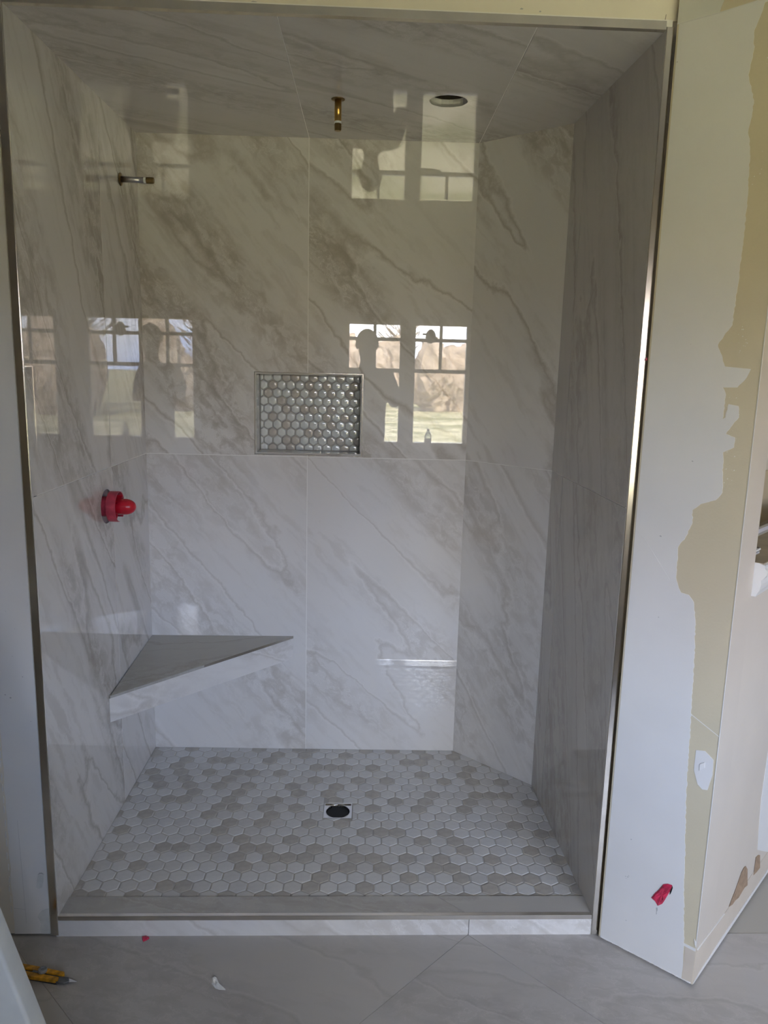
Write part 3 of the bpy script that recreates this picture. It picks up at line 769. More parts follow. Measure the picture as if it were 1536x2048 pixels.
dirf = (b1 - b2).normalized(); nrm = Vector((dirf.y, -dirf.x, 0)).normalized()   # outwards
BTOP = marble('bench_top_tile', (0.40, 0.385, 0.35), (0.33, 0.31, 0.27), (0.27, 0.245, 0.205), rough=0.12, wave=0, amount=0.6)
e = 0.0006
tp = [Vector((e, D - e, ZB0)), Vector((b1.x, D - e, 0.484)), Vector((e, b2.y, ZB1))]
prism('top_tile', tp, -0.009, 0, BTOP, ang=20, seed=3)
# metal edge strip
F_bf = Frame(b2, (b1 - b2), (0, 0, 1), nrm)
Lb = (b1 - b2).length
def strip(name, v0, v1, w0, w1, material, ang=None, seed=0):
    vs = []
    for (w_, ) in ((w0,), (w1,)):
        for v in (v0, v1):
            for u in (0.0, Lb):
                vs.append(F_bf.O + F_bf.U * u + F_bf.V * v + F_bf.N * w_)
    uv = None
    if ang is not None:
        ca, sa = math.cos(R(ang)), math.sin(R(ang))
        base = [(u, v) for w_ in (0, 1) for v in (v0, v1) for u in (0, Lb)]
        uv = [(u * ca + v * sa + seed * 7.3, -u * sa + v * ca + seed * 3.7) for u, v in base]
    return mesh_obj(name, vs, [(0, 1, 3, 2), (4, 6, 7, 5), (0, 4, 5, 1), (2, 3, 7, 6), (0, 2, 6, 4), (1, 5, 7, 3)], material, bench, uvs=uv)
strip('edge_trim', -0.0095, 0.0010, 0.0, 0.0015, STEEL)
strip('fascia_tile', -0.094, -0.0098, -0.008, 0.001, MARBLE_P, ang=-20, seed=5)
inn = [Vector((0.002, D - .002, 0.47)), Vector((b1.x - 0.012, D - .002, 0.474)), Vector((0.002, b2.y + 0.012, 0.442))]
prism('core', inn, -0.085, -0.003, GROUT)

# ------------------------------------------------------------------ niche
ni = tag(empty('wall_niche', ((NX0 + NX1) / 2, D + 0.05, NZ0)), 'recessed wall niche lined with pearly glass hexagons and framed in metal', 'niche')
ND = 0.098
F_nb = Frame((0, D + ND, 0), (1, 0, 0), (0, 0, 1), (0, -1, 0))
slab('back_panel', F_nb, rect(NX0, NZ0, NX1, NZ1), -0.01, -0.0015, mat('taupe_niche_grout', (0.40, 0.385, 0.35), 0.7), ni)
NSIDE = marble('niche_side_tile', (0.56, 0.545, 0.50), (0.45, 0.43, 0.39), (0.36, 0.33, 0.28), rough=0.05, wave=0)
ms = MB()
def nside(lo, hi):
    o = MB().box(lo, hi).build('side_tile', NSIDE, ni)
    ul = o.data.uv_layers.new(name='UVMap')
    for lp in o.data.loops:
        c_ = o.data.vertices[lp.vertex_index].co; ul.data[lp.index].uv = (c_.x + c_.y + lo[0] * 9, c_.z + c_.y)
nside((NX0, D + 0.001, NZ0 + .007), (NX0 + .007, D + ND, NZ1 - .007)); nside((NX1 - .007, D + 0.001, NZ0 + .007), (NX1, D + ND, NZ1 - .007))
nside((NX0, D + 0.001, NZ0), (NX1, D + ND, NZ0 + .007)); nside((NX0, D + 0.001, NZ1 - .007), (NX1, D + ND, NZ1))
fw = 0.0012
slab('metal_frame', F_back, rect(NX0 - fw, NZ0 - fw, NX1 + fw, NZ1 + fw), -0.006, 0.0012, STEEL, ni, holes=[rect(NX0 + .0006, NZ0 + .0006, NX1 - .0006, NZ1 - .0006)[::-1]])
P2 = 0.0352; RH2 = P2 * 0.8660254; HR2 = (P2 - 0.0035) / math.sqrt(3)
bx = [(NX0 + .008, NZ0 + .008), (NX1 - .008, NZ0 + .008), (NX1 - .008, NZ1 - .008), (NX0 + .008, NZ1 - .008)]
# which cells are taupe, read off the photograph row by row from the top (1 = taupe)
PAT = ['001101001001', '010001010010', '100101010100', '00100000000100'[:12], '001011010000', '010000010100', '001000010000', '010001100000', '001100011010', '010100000100']
gm = {}
for r_ in range(-1, 11):
    for c_ in range(-1, 14):
        hx = NX0 + 0.038 + c_ * P2 - (P2 / 2 if r_ % 2 else 0); hz = NZ1 - 0.018 - r_ * RH2
        poly = insetclip(hexagon(hx, hz, HR2), bx)
        if len(poly) < 3 or area(poly) < 4e-5: continue
        row = PAT[r_] if 0 <= r_ < len(PAT) else '0' * 12
        mi = 1 if (0 <= c_ < 12 and row[c_] == '1') else 0
        full = len(poly) == 6 and abs(area(poly) - 2.598 * HR2 * HR2) < 1e-6
        if full and mi in gm:
            o = link('glass_hex', gm[mi], ni, Vector((hx, D + ND - 0.002, hz)) - Vector(ni.location)); continue
        vs, fs = pillow_tile(F_nb, poly, -0.0015, 0.0045, 0.0021)
        o = mesh_obj('glass_hex', vs, fs, GLASSH[mi], ni, center=(hx, D + ND - 0.002, hz), smooth=True)
        if full: gm[mi] = o.data

# ------------------------------------------------------------------ shower arm stub (left wall), ceiling stub, valve
arm = tag(empty('pipe_stub', (0, 0.80, 2.138)), 'grey threaded pipe stub with brass cap sticking out of the left wall', 'pipe')
ax = Vector((1, 0, -0.012)); o_ = Vector((0.0, 0.80, 2.1385))
MB().lathe([(0.0, 0.009), (0.0, 0.0205), (0.002, 0.0205), (0.003, 0.012), (0.003, 0.009)], o_, ax, 28).build('escutcheon', DKBRASS, arm, smooth=False)
MB().lathe([(0.001, 0.0095), (0.078, 0.0095)], o_, ax, 20).build('pipe', GALV, arm, smooth=True)
MB().lathe([(0.078, 0.0102), (0.0855, 0.0102)], o_, ax, 20).build('thread_tape', TAPE, arm)
MB().lathe([(0.0855, 0.0105), (0.104, 0.0105), (0.1105, 0.0095)], o_, ax, 8).build('cap', DKBRASS, arm, bevel=0.0006)
arm2 = tag(empty('pipe_stub', (0.7286, 0.5767, H)), 'brass pipe stub with white tape and hex cap hanging from the shower ceiling', 'pipe')
o_ = Vector((0.7290, 0.5767, H)); ax = Vector((0, 0, -1))
MB().lathe([(0.0, 0.009), (0.0, 0.0205), (0.002, 0.0205), (0.003, 0.012), (0.003, 0.009)], o_, ax, 28).build('escutcheon', DKBRASS, arm2)
MB().lathe([(0.001, 0.0105), (0.063, 0.0105)], o_, ax, 20).build('pipe', BRASS, arm2, smooth=True)
MB().lathe([(0.063, 0.0110), (0.069, 0.0110)], o_, ax, 20).build('thread_tape', TAPE, arm2)
MB().lathe([(0.069, 0.0112), (0.086, 0.0112), (0.0895, 0.0100)], o_, ax, 6).build('cap', DKBRASS, arm2, bevel=0.0006)

vl = tag(empty('shower_valve', (0, 0.54, 1.08)), 'rough-in shower valve under a red plastic guard on the left wall', 'valve')
o_ = Vector((-0.045, 0.545, 1.080)); ax = Vector((1, 0, 0))
MB().lathe([(0.0, 0.0555), (0.002, 0.0555)], Vector((-0.06, 0.54, 1.081)), ax, 32).build('cavity_back', BLACK, vl)
MB().lathe([(0.0, 0.020), (0.03, 0.020), (0.03, 0.027), (0.046, 0.027), (0.046, 0.018)], o_, ax, 24).build('valve_body', BRASS, vl, smooth=False)
MB().lathe([(0.012, 0.033), (0.050, 0.033), (0.050, 0.030), (0.012, 0.030)], o_, ax, 32, cap0=False, cap1=False).build('inner_sleeve', REDM, vl, smooth=False)
# open split ring
rg = MB()
for (r0, r1) in ((0.0475, 0.0500),):
    a0, a1 = R(-52), R(262)
    prof = [(0.052, r0), (0.082, r0), (0.082, r1), (0.052, r1), (0.052, r0)]
    rg.lathe(prof, o_, ax, 40, a0=a0, a1=a1)
tag(rg.build('guard_ring', REDM, vl), 'dull red plastic band')
for a in (R(40), R(150), R(230)):
    sp = MB()
    M_ = Matrix.Translation(o_ + Vector((0.055, 0, 0))) @ Matrix.Rotation(a, 4, 'X')
    sp.box((0, 0.028, -0.0012), (0.026, 0.049, 0.0012), M_)
    sp.build('guard_web', RED, vl)
dome = [(0.040, 0.0262), (0.098, 0.0262)] + [(0.098 + 0.036 * math.sin(a), 0.0262 * math.cos(a) ** 0.9) for a in [R(x) for x in (12, 24, 36, 48, 60, 72, 82)]]
dome = [(t0 if t0 < 0.099 else t0, r0) for t0, r0 in dome]
tag(MB().lathe(dome, o_, ax, 36).build('dome_cap', RED, vl, smooth=True), 'glossy red domed cap')

# ------------------------------------------------------------------ scraps and tools
def sheet(name, pts, thick, material, lab, cat, rise=0.002, group=None):
    """crumpled scrap: fan of triangles with uneven height, given thickness"""
    g_ = random.Random(int(abs(pts[0][0]) * 1000) + 5)
    cxp = sum(p[0] for p in pts) / len(pts); cyp = sum(p[1] for p in pts) / len(pts); czp = sum(p[2] for p in pts) / len(pts)
    ring = [Vector(p) for p in pts]; c0 = Vector((cxp, cyp, czp))
    nn = (ring[1] - ring[0]).cross(ring[3] - ring[0]).normalized()
    return c0, ring, nn, g_
RP = [(0.1381, 0.1426), (0.1462, 0.1605), (0.1546, 0.1739), (0.1661, 0.1978), (0.1775, 0.2051), (0.1896, 0.2065), (0.1869, 0.1917), (0.1817, 0.1755), (0.1742, 0.1535), (0.1687, 0.14), (0.1574, 0.1281), (0.1496, 0.1378)]
g = random.Random(5)
def crumple(name, F, pts, material, h, parent=None):
    cu = sum(p[0] for p in pts) / len(pts); cv = sum(p[1] for p in pts) / len(pts); n_ = len(pts)
    vs, fs = [], []
    for k_, hh in ((1.0, 0.0), (1.0, 0.0012), (0.72, None), (0.38, None)):
        for p in pts:
            hv = hh if hh is not None else 0.0012 + g.uniform(0.1, 1.0) * h
            vs.append(F.P(cu + (p[0] - cu) * k_, cv + (p[1] - cv) * k_, hv))
    vs.append(F.P(cu, cv, 0.0012 + h * .6)); c_ = len(vs) - 1
    for j in range(3):
        for k in range(n_):
            k2 = (k + 1) % n_; fs.append((j * n_ + k, j * n_ + k2, (j + 1) * n_ + k2, (j + 1) * n_ + k))
    for k in range(n_): fs.append((3 * n_ + k, 3 * n_ + (k + 1) % n_, c_))
    fs.append(tuple(range(n_)))
    return mesh_obj(name, vs, fs, material, parent)
F_aw2 = Frame(F_aw.P(0, 0, 0.0009), F_aw.U, F_aw.V, F_aw.N)
REDS = mat('torn_red_plastic', (0.55, 0.03, 0.08), 0.30, noise=(60, 0.4))
rs = empty('plastic_scrap', tuple(F_aw2.P(0.16, 0.165))); tag(rs, 'torn red plastic scrap showing through the white angled wall near its foot', 'scrap')
crumple('scrap', F_aw2, RP, REDS, 0.004, rs)
slab('shadow_hole', F_aw2, [(0.1878, 0.1960), (0.1900, 0.2050), (0.1915, 0.1985), (0.1890, 0.1850), (0.1860, 0.1760), (0.1850, 0.1850)], 0.0, 0.0015, BLACK, rs)
F_rf = Frame((0, 0, ZF + 0.0003), (1, 0, 0), (0, 1, 0), (0, 0, 1))
fscr = crumple('plastic_scrap', F_rf, [(0.2265, -0.002), (0.2365, 0.003), (0.2475, -0.003), (0.2490, -0.0085), (0.2430, -0.0150), (0.2350, -0.0205), (0.2300, -0.012)], REDS, 0.004)
tag(fscr, 'tiny red plastic scrap on the floor against the curb', 'scrap')
CH = mat('dried_caulk', (0.78, 0.78, 0.76), 0.6, noise=(80, 0.15))
tag(crumple('caulk_chip', F_rf, [(0.4515, -0.150), (0.4560, -0.145), (0.4650, -0.150), (0.4720, -0.160), (0.4800, -0.176), (0.4950, -0.1860), (0.4970, -0.1900), (0.4800, -0.1890), (0.4700, -0.1850), (0.4570, -0.1700)], CH, 0.006),
    'small white crumpled chip of caulk on the grey floor tiles', 'debris')

tag(MB().box((1.5315, 0.015, 1.580), (1.5350, 0.0215, 1.588)).build('plastic_scrap', REDS, bevel=0.0006), 'tiny red plastic speck caught beside the right metal trim', 'scrap')

# snap-off utility knife lying on the floor
kn = tag(empty('utility_knife', (0.02, -0.150, ZF)), 'yellow and grey snap-off utility knife on the floor at the lower left', 'knife')
YEL = mat('worn_yellow_plastic', (0.62, 0.30, 0.015), 0.45, noise=(70, 0.6))
KGREY = mat('grey_knife_metal', (0.22, 0.22, 0.215), 0.42, 0.7, noise=(60, 0.2))
KBLK = mat('dark_knife_channel', (0.03, 0.03, 0.03), 0.5)
KWH = mat('grey_knob_plastic', (0.30, 0.31, 0.31), 0.5, noise=(80, .3))
tipv = Vector((0.0991, -0.1673, 0)); tail = Vector((-0.078, -0.1310, 0))
ang = math.atan2((tipv - tail).y, (tipv - tail).x)
MK = Matrix.Translation((-0.070, -0.1335, ZF + 0.0005)) @ Matrix.Rotation(ang, 4, 'Z')
def kpoly(name, pts, z0, z1, material, lab=None, bevel=0.0008):
    n_ = len(pts)
    vs = [MK @ Vector((p[0], p[1], z0)) for p in pts] + [MK @ Vector((p[0], p[1], z1)) for p in pts]
    fs = [tuple(range(n_)), tuple(range(n_, 2 * n_))] + [(k, (k + 1) % n_, (k + 1) % n_ + n_, k + n_) for k in range(n_)]
    o = mesh_obj(name, vs, fs, material, kn)
    if bevel:
        b = o.modifiers.new('bevel', 'BEVEL'); b.width = bevel; b.segments = 2; b.limit_method = 'ANGLE'
    if lab: o['label'] = lab
    return o
kpoly('lower_body', [(0, -0.0175), (0.127, -0.0175), (0.132, -0.0150), (0.132, 0.0130), (0.127, 0.0165), (0, 0.0175)], 0.0, 0.004, KBLK)
kpoly('grip', [(0, 0.004), (0.135, 0.003), (0.138, 0.0085), (0.134, 0.0150), (0.06, 0.0175), (0, 0.0180)], 0.003, 0.013, YEL, 'worn yellow grip')
kpoly('grip', [(0, -0.0175), (0.06, -0.0180), (0.125, -0.0165), (0.132, -0.013), (0.130, -0.0045), (0, -0.0035)], 0.003, 0.013, YEL, 'worn yellow grip')
kpoly('blade_channel', [(0.02, -0.0030), (0.152, -0.0035), (0.157, 0.000), (0.152, 0.0045), (0.02, 0.0035)], 0.003, 0.0085, KGREY)
kpoly('nose', [(0.128, -0.0165), (0.150, -0.0150), (0.160, -0.006), (0.152, -0.0030), (0.128, -0.0035)], 0.002, 0.008, KGREY, 'grey metal nose')
kpoly('blade', [(0.150, -0.0090), (0.1795, 0.0000), (0.160, 0.0045), (0.150, 0.0045)], 0.0030, 0.0040, CHROME, None, 0)
pc = MK @ Vector((0.078, 0.004, 0.012))
MB().lathe([(0, 0.0105), (0.006, 0.0115), (0.009, 0.0105), (0.0095, 0.0060), (0.007, 0.0045)], pc, (0, 0, 1), 20).build('slider_knob', KWH, kn, bevel=.0005)
kpoly('slider', [(0.050, -0.003), (0.068, -0.003), (0.068, 0.005), (0.050, 0.005)], 0.008, 0.0125, KGREY)

# ------------------------------------------------------------------ white step ladder whose rail crosses the lower left corner
LW = mat('scuffed_white_ladder_rail', (0.64, 0.665, 0.65), 0.38, noise=(25, 0.05))
ld = tag(empty('step_stool', (0.2, -0.93, ZF)), 'scuffed white plastic step stool crossing the lower left corner', 'stool')
def rail(y0, y1, x_of, name='side_panel', z0=ZF, z1=0.95, wx=0.075):
    vs = []
    for z in (z0, z1):
        x = x_of(z)
        vs += [Vector((x - wx, y0, z)), Vector((x, y0, z)), Vector((x, y1, z)), Vector((x - wx, y1, z))]
    o = mesh_obj(name, vs, [(0, 1, 2, 3), (4, 7, 6, 5), (0, 4, 5, 1), (1, 5, 6, 2), (2, 6, 7, 3), (3, 7, 4, 0)], LW, ld)
    b = o.modifiers.new('bevel', 'BEVEL'); b.width = 0.007; b.segments = 4
    for p in o.data.polygons: p.use_smooth = True
    return o
fx = lambda z: 0.273 - 0.28 * (z - 0.35)
bxf = lambda z: -0.42 + 0.22 * (z - 0.35)
rail(-0.762, -0.715, fx, wx=0.24); rail(-1.17, -1.125, fx)
rail(-0.755, -0.720, bxf, 'rear_leg', z1=0.90, wx=0.04); rail(-1.165, -1.130, bxf, 'rear_leg', z1=0.90, wx=0.04)
for z in (0.70,):
    x = fx(z)
    o = MB().box((x - 0.20, -1.125, z - 0.012), (x - 0.005, -0.762, z + 0.012)).build('tread', LW, ld, bevel=0.004)
MB().box((fx(.95) - 0.36, -1.18, 0.95), (fx(.95) + 0.01, -0.71, 0.985)).build('top_step', LW, ld, bevel=0.006)
SCF = mat('brown_rail_scuff', (0.20, 0.17, 0.13), 0.8)
for z in (0.405, 0.418, 0.436, 0.448):
    x = fx(z)
    M_ = Matrix.Translation((x - 0.0022, -0.7235, z)) @ Matrix.Rotation(R(-15.6), 4, 'Y')
    MB().box((-0.001, -0.0025, -0.005), (0.0018, 0.0008, 0.005), M_).build('scuff', SCF, ld)

# ------------------------------------------------------------------ photographer (seen only as a reflection in the glossy tiles)
SKIN = mat('skin', (0.55, 0.36, 0.27), 0.5, noise=(30, 0.06))
HAIR = mat('short_brown_hair', (0.05, 0.035, 0.025), 0.7, noise=(80, 0.4), bump=(120, 0.002))
SHIRT = mat('dark_grey_t_shirt', (0.12, 0.125, 0.135), 0.85, noise=(20, 0.15))
JEANS = mat('blue_jeans', (0.10, 0.14, 0.22), 0.85, noise=(60, 0.2))
SHOE = mat('brown_boots', (0.12, 0.08, 0.05), 0.6)
pe = tag(empty('person', (0.82, -2.33, ZF)), 'person in a dark t-shirt holding up a phone, reflected in the tiles', 'person')
def skin(name, verts, edges, radii, material, parent, root=0, sub=2):
    me = bpy.data.meshes.new(name); me.from_pydata([Vector(v) - worldloc(parent) for v in verts], edges, [])
    me.materials.append(material)
    o = link(name, me, parent)
    sk = o.modifiers.new('skin', 'SKIN'); sk.use_smooth_shade = True
    for i, r_ in enumerate(radii):
        d_ = me.skin_vertices[0].data[i]; d_.radius = r_ if isinstance(r_, tuple) else (r_, r_); d_.use_root = (i == root)
    s_ = o.modifiers.new('sub', 'SUBSURF'); s_.levels = sub; s_.render_levels = sub
    return o
PX, PY = 0.82, -2.33
Bv = [(PX, PY, 0.92), (PX, PY, 1.08), (PX, PY + .01, 1.25), (PX, PY + .01, 1.42), (PX, PY + .02, 1.50), (PX, PY + .035, 1.575),
      (PX, PY + .05, 1.64), (PX, PY + .05, 1.72), (PX, PY + .045, 1.775),
      # arms
      (PX + .165, PY, 1.455), (PX + .235, PY + .02, 1.235), (PX + .165, PY + .16, 1.35), (PX + .105, PY + .275, 1.470),
      (PX - .165, PY, 1.455), (PX - .225, PY + .02, 1.235), (PX - .150, PY + .16, 1.35), (PX - .070, PY + .275, 1.470),
      # legs
      (PX + .095, PY, 0.84), (PX + .11, PY + .01, 0.44), (PX + .12, PY - .02, 0.04),
      (PX - .095, PY, 0.84), (PX - .11, PY + .01, 0.44), (PX - .12, PY - .02, 0.04)]
Be = [(0, 1), (1, 2), (2, 3), (3, 4), (4, 5), (5, 6), (6, 7), (7, 8), (3, 9), (9, 10), (10, 11), (11, 12), (3, 13), (13, 14), (14, 15), (15, 16), (0, 17), (17, 18), (18, 19), (0, 20), (20, 21), (21, 22)]
Br = [(.155, .11), (.145, .10), (.16, .11), (.155, .10), (.075, .065), (.048, .050), (.068, .084), (.080, .098), (.060, .075),
      .055, .042, .038, .026, .055, .042, .038, .026, .085, .055, .040, .085, .055, .040]
skin('body', Bv, Be, Br, SKIN, pe)
# face
fc = MB()
fcx, fcy, fcz = PX, PY + .05, 1.70
fc.lathe([(-.004, .004), (.006, .011), (.020, .013), (.030, .006)], (fcx, fcy + .088, fcz + .01), (0, 0.35, -1), 10)
fc.build('nose', SKIN, pe, smooth=True)
for s_ in (-1, 1):
    fc = MB(); fc.lathe([(-.006, .012), (0, .022), (.006, .030), (.010, .024)], (fcx + s_ * .070, fcy - .005, fcz), (s_, -.4, 0), 12)
    fc.build('ear', SKIN, pe, smooth=True)
for s_ in (-1, 1):
    ey = MB(); ir = MB()
    ey.lathe([(0, .013), (.004, .010), (.006, .004)], (fcx + s_ * .032, fcy + .083, fcz + .012), (0, 1, 0), 12)
    ir.lathe([(0, .005), (.001, .004)], (fcx + s_ * .032, fcy + .0895, fcz + .012), (0, 1, 0), 10)
    eo = ey.build('eye', WHITEP, pe, smooth=True); ir.build('iris', HAIR, eo)
MB().lathe([(-.022, .002), (-.010, .005), (.010, .005), (.022, .002)], (fcx, fcy + .092, fcz - .048), (1, 0, 0), 8).build('mouth', mat('lips', (0.42, 0.18, 0.15), 0.5), pe, smooth=True)
# hair cap
hv = MB(); rows = []
for i in range(9):
    th = R(8 + i * 12)
    ring = []
    for k in range(24):
        a = 2 * math.pi * k / 24
        front = max(0, math.sin(a))
        th2 = min(th, R(100) - front * R(42))
        ring.append(Vector((fcx + .081 * math.sin(th2) * math.cos(a), fcy - .002 + .102 * math.sin(th2) * math.sin(a), fcz + .008 + .112 * math.cos(th2))))
    rows.append(ring)
vs = [v for r_ in rows for v in r_]; fs = []
for j in range(8):
    for k in range(24): fs.append((j * 24 + k, j * 24 + (k + 1) % 24, (j + 1) * 24 + (k + 1) % 24, (j + 1) * 24 + k))
fs.append(tuple(range(24))); hv.add(vs, fs)
ho = hv.build('hair', HAIR, pe, smooth=True)
sol = ho.modifiers.new('solid', 'SOLIDIFY'); sol.thickness = 0.010; sol.offset = 1
# clothes
skin('t_shirt', [(PX, PY, 0.86), (PX, PY, 1.08), (PX, PY + .01, 1.25), (PX, PY + .01, 1.42), (PX, PY + .018, 1.50), (PX + .17, PY, 1.455), (PX + .222, PY + .012, 1.29), (PX - .17, PY, 1.455), (PX - .215, PY + .012, 1.29)],
     [(0, 1), (1, 2), (2, 3), (3, 4), (3, 5), (5, 6), (3, 7), (7, 8)],
     [(.185, .135), (.165, .118), (.178, .125), (.172, .115), (.080, .068), .072, .066, .072, .066], SHIRT, pe)
skin('jeans', [(PX, PY, 0.96), (PX + .095, PY, 0.82), (PX + .11, PY + .01, 0.44), (PX + .12, PY - .02, 0.02), (PX - .095, PY, 0.82), (PX - .11, PY + .01, 0.44), (PX - .12, PY - .02, 0.02)],
     [(0, 1), (1, 2), (2, 3), (0, 4), (4, 5), (5, 6)], [(.165, .125), .098, .072, .058, .098, .072, .058], JEANS, pe)
for s_ in (-1, 1):
    skin('boot', [(PX + s_ * .12, PY - .04, ZF + .10), (PX + s_ * .12, PY - .04, ZF + .05), (PX + s_ * .125, PY + .06, ZF + .040), (PX + s_ * .13, PY + .15, ZF + .034)], [(0, 1), (1, 2), (2, 3)], [.055, .048, .044, .034], SHOE, pe)
# phone held just behind the lens, and the fingers round it
ph = tag(empty('phone', (CAM.x, CAM.y - .015, CAM.z - .13)), 'dark phone held upright in both hands by the person', 'phone')
PHM = mat('dark_phone_glass', (0.03, 0.03, 0.035), 0.15)
Mph = Matrix.Translation(CAM - c_f * 0.012 - c_u * 0.052) @ m.to_3x3().to_4x4()
MB().box((-0.037, -0.074, -0.004), (0.037, 0.074, 0.004), Mph).build('case', PHM, ph, bevel=0.003)
MB().lathe([(0, .007), (.002, .007)], CAM - c_f * 0.0078, c_f, 16).build('lens_ring', CHROME, ph)
MB().box((-0.034, -0.070, -0.0046), (0.034, 0.070, -0.0041), Mph).build('screen', BLACK, ph)
for s_, wr_ in ((1, Vector(Bv[12])), (-1, Vector(Bv[16]))):
    hvv, hee, hrr = [], [], []
    palm = Mph @ Vector((s_ * 0.050, -0.045, -0.030))
    hvv += [wr_, (wr_ + palm) / 2, palm]; hrr += [(.026, .020), (.034, .016), (.036, .015)]; hee += [(0, 1), (1, 2)]
    skin('hand', hvv, hee, hrr, SKIN, pe, 0, 2)
    for k in range(4):
        yy = 0.000 - k * 0.0195
        base = Mph @ Vector((s_ * 0.052, yy - .012, -0.022)); k1 = Mph @ Vector((s_ * 0.0535, yy - .004, -0.004))
        k2 = Mph @ Vector((s_ * 0.047, yy, 0.0095)); ti = Mph @ Vector((s_ * (0.030 - .003 * abs(k - 1)), yy + .001, 0.0115))
        skin('finger', [base, k1, k2, ti], [(0, 1), (1, 2), (2, 3)], [.0085, .0080, .0072, .0062], SKIN, pe, 0, 1)
    skin('thumb', [Mph @ Vector((s_ * 0.050, -0.062, -0.026)), Mph @ Vector((s_ * 0.040, -0.045, -0.016)), Mph @ Vector((s_ * 0.022, -0.020, -0.0135))], [(0, 1), (1, 2)], [.011, .0095, .0080], SKIN, pe, 0, 1)

# ------------------------------------------------------------------ things in the window
PET = mat('clear_bottle_plastic', (0.75, 0.82, 0.86), 0.08)
PET.node_tree.nodes['Principled BSDF'].inputs['Transmission Weight'].default_value = 0.85
PETL = mat('grey_bottle_label', (0.35, 0.38, 0.42), 0.4)
bt = tag(empty('water_bottle', (1.381, WALL_Y + 0.012, WIN_Z0)), 'clear water bottle on the sill of the second window', 'bottle')
o_ = Vector((1.381, WALL_Y - 0.02, WIN_Z0 + .001)); bt.location = o_
MB().lathe([(0, .026), (.004, .031), (.095, .031), (.118, .024), (.138, .012), (.144, .012)], o_, (0, 0, 1), 24).build('bottle_body', PET, bt, smooth=True)
MB().lathe([(.030, .0316), (.070, .0316)], o_, (0, 0, 1), 24, cap0=False, cap1=False).build('bottle_label', PETL, bt, smooth=True)
MB().lathe([(.144, .0135), (.158, .0135)], o_, (0, 0, 1), 20).build('bottle_cap', WHITEP, bt)
orn = tag(empty('hanging_ornament', (1.37, WALL_Y + 0.05, 1.81)), 'dark round ornament hanging on a thread in the second window', 'ornament')
o_ = Vector((1.37, WALL_Y + 0.05, 1.748)); ORM = mat('dark_ornament', (0.06, 0.05, 0.04), 0.5, noise=(40, .4))
MB().lathe([(0, .010), (.012, .034), (.045, .046), (.080, .043), (.108, .026), (.120, .008)], o_, (0, 0, 1), 20).build('ornament_body', ORM, orn, smooth=True)
MB().box((-.070, -.006, .070), (-.040, .006, .085), Matrix.Translation(o_)).build('tab', ORM, orn)
MB().box((.035, -.006, .035), (.060, .006, .052), Matrix.Translation(o_)).build('tab', ORM, orn)
MB().tube([o_ + Vector((0, 0, .118)), Vector((1.37, WALL_Y + 0.05, CEIL))], .0008, 5).build('thread', ORM, orn)

# ------------------------------------------------------------------ outdoors (seen only as window reflections)
GZ = -0.9
LAWN = bpy.data.materials.new('spring_lawn'); LAWN.use_nodes = True
t_ = LAWN.node_tree; b_ = t_.nodes['Principled BSDF']; b_.inputs['Roughness'].default_value = 0.9; b_.inputs['Specular IOR Level'].default_value = 0.1
tcn = N(t_, 'ShaderNodeTexCoord'); n1 = N(t_, 'ShaderNodeTexNoise'); n1.inputs['Scale'].default_value = 0.35; n1.inputs['Detail'].default_value = 9; n1.inputs['Roughness'].default_value = 0.65
r1 = N(t_, 'ShaderNodeValToRGB'); e_ = r1.color_ramp.elements
e_[0].position, e_[0].color = 0.42, (0.18, 0.17, 0.08, 1); e_[1].position, e_[1].color = 0.58, (0.37, 0.325, 0.20, 1)
t_.links.new(tcn.outputs['Object'], n1.inputs['Vector']); t_.links.new(n1.outputs['Fac'], r1.inputs['Fac']); t_.links.new(r1.outputs['Color'], b_.inputs['Base Color'])
g = random.Random(21)
V, Fc = [], []
nx, ny = 40, 40
for j in range(ny + 1):
    for i in range(nx + 1):
        x = -70 + 150 * i / nx; y = -3.3 - (j / ny) ** 2 * 200
        z = GZ - 0.4 * (j / ny) + (g.uniform(-.05, .05) if j > 2 else 0)
        V.append((x, y, z))
for j in range(ny):
    for i in range(nx):
        a = j * (nx + 1) + i; Fc.append((a, a + 1, a + nx + 2, a + nx + 1))
lawn = mesh_obj('lawn', V, Fc, LAWN, smooth=True); lawn['kind'] = 'structure'; lawn['label'] = 'sunlit green lawn outside the windows'
BUSH = mat('bare_brown_thicket', (0.36, 0.28, 0.21), 0.95, noise=(1.6, 0.35), spec=0.1)
BARK = mat('pale_bark', (0.30, 0.25, 0.20), 0.95)
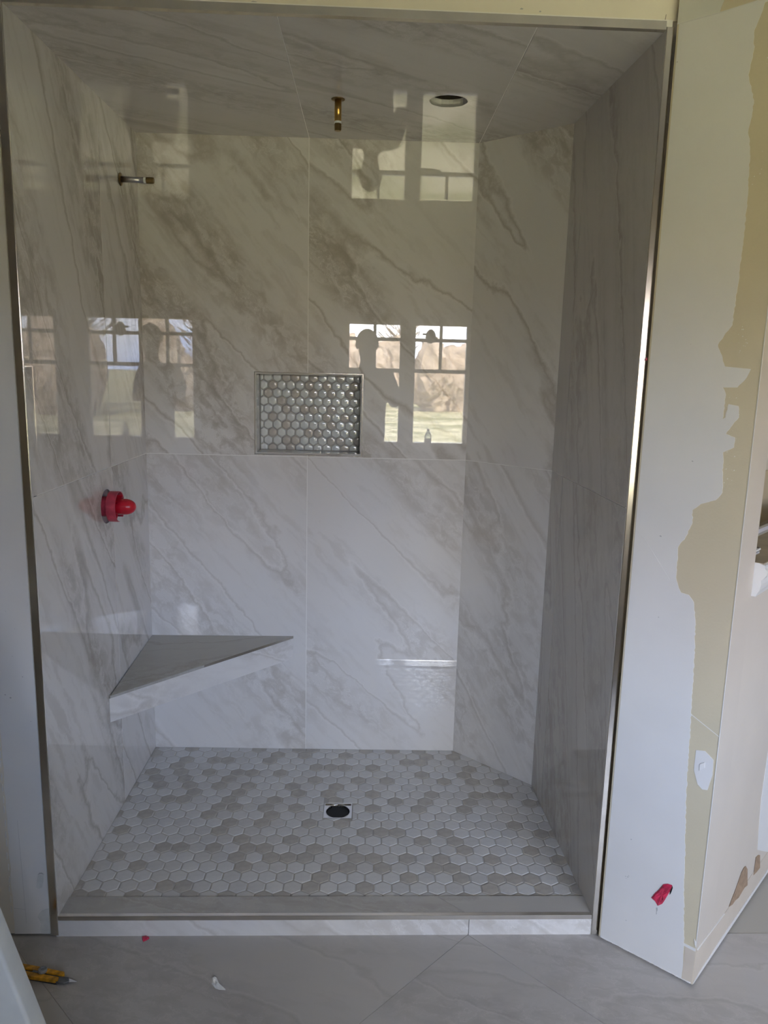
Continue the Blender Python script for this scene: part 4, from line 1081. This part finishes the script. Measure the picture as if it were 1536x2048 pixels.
def bush_mesh(seed, w_, d_, h_):
    g_ = random.Random(seed); bm = bmesh.new()
    for k in range(9):
        a = g_.uniform(0, 6.28); rr = g_.uniform(0, .28)
        mm = Matrix.Translation((math.cos(a) * rr * w_, math.sin(a) * rr * d_, h_ * g_.uniform(.25, .60))) @ Matrix.Diagonal((w_ * g_.uniform(.22, .34), d_ * g_.uniform(.22, .34), h_ * g_.uniform(.25, .42), 1))
        bmesh.ops.create_icosphere(bm, subdivisions=3, radius=1, matrix=mm)
    for v in bm.verts:
        v.co += Vector((g_.uniform(-1, 1), g_.uniform(-1, 1), g_.uniform(-1, 1))) * 0.035 * h_
    me = bpy.data.meshes.new('thicket'); bm.to_mesh(me); bm.free(); me.materials.append(BUSH); return me
shapes = [bush_mesh(s_, 4.4, 4.4, 4.8) for s_ in (1, 2, 3)]
k = 0
for i in range(34):
    x = -25 + (i % 17) * 4.3 + (2.1 if i >= 17 else 0)
    y = -46 - (7.5 if i >= 17 else 0) + (0 if x < 2 else min(16, (x - 2) * 1.1))
    o = link('thicket', shapes[i % 3], None, (x, y, GZ - .4)); s_ = g.uniform(.84, .90) * (1.02 if i >= 17 else 1); o.scale = (s_, s_, (1.22 if i >= 17 else 1.0) * g.uniform(.85, 1.05)); o.rotation_euler.z = g.choice([0, 3.1416])
    tag(o, *(('brown leafless thicket at the edge of the lawn outside the windows', 'bush', 'front thickets beyond the lawn') if i < 17 else ('taller brown thicket standing behind the front row of thickets outside', 'bush', 'rear thickets beyond the lawn')))
for i, (x, y, h_) in enumerate([(-6, -62, 9), (3.5, -66, 7), (12, -60, 8), (22, -58, 10), (-18, -64, 8)]):
    tr_ = tag(empty('bare_tree', (x, y, GZ - .4)), 'leafless pale tree rising above the thickets outside', 'tree', 'trees beyond the lawn')
    MB().tube([(x, y, GZ - .4), (x + .2, y, GZ + h_ * .4), (x, y, GZ + h_ * .8)], [.28, .2, .06], 7).build('trunk', BARK, tr_)
    cr = MB()
    for b in range(70):
        zz = GZ + h_ * g.uniform(.3, .8); a = g.uniform(0, 6.28); l_ = h_ * g.uniform(.12, .28)
        p0 = Vector((x, y, zz)); p1 = p0 + Vector((math.cos(a) * l_, math.sin(a) * l_, l_ * g.uniform(.6, 1.2)))
        cr.tube([p0, (p0 + p1) / 2 + Vector((0, 0, .1)), p1], [.06, .04, .015], 4)
        for q_ in range(4):
            s0 = p0.lerp(p1, g.uniform(.4, .95)); a2 = a + g.uniform(-1.2, 1.2); l2 = l_ * .5
            cr.tube([s0, s0 + Vector((math.cos(a2) * l2, math.sin(a2) * l2, l2 * .8))], [.03, .01], 3)
    cr.build('branches', BARK, tr_)
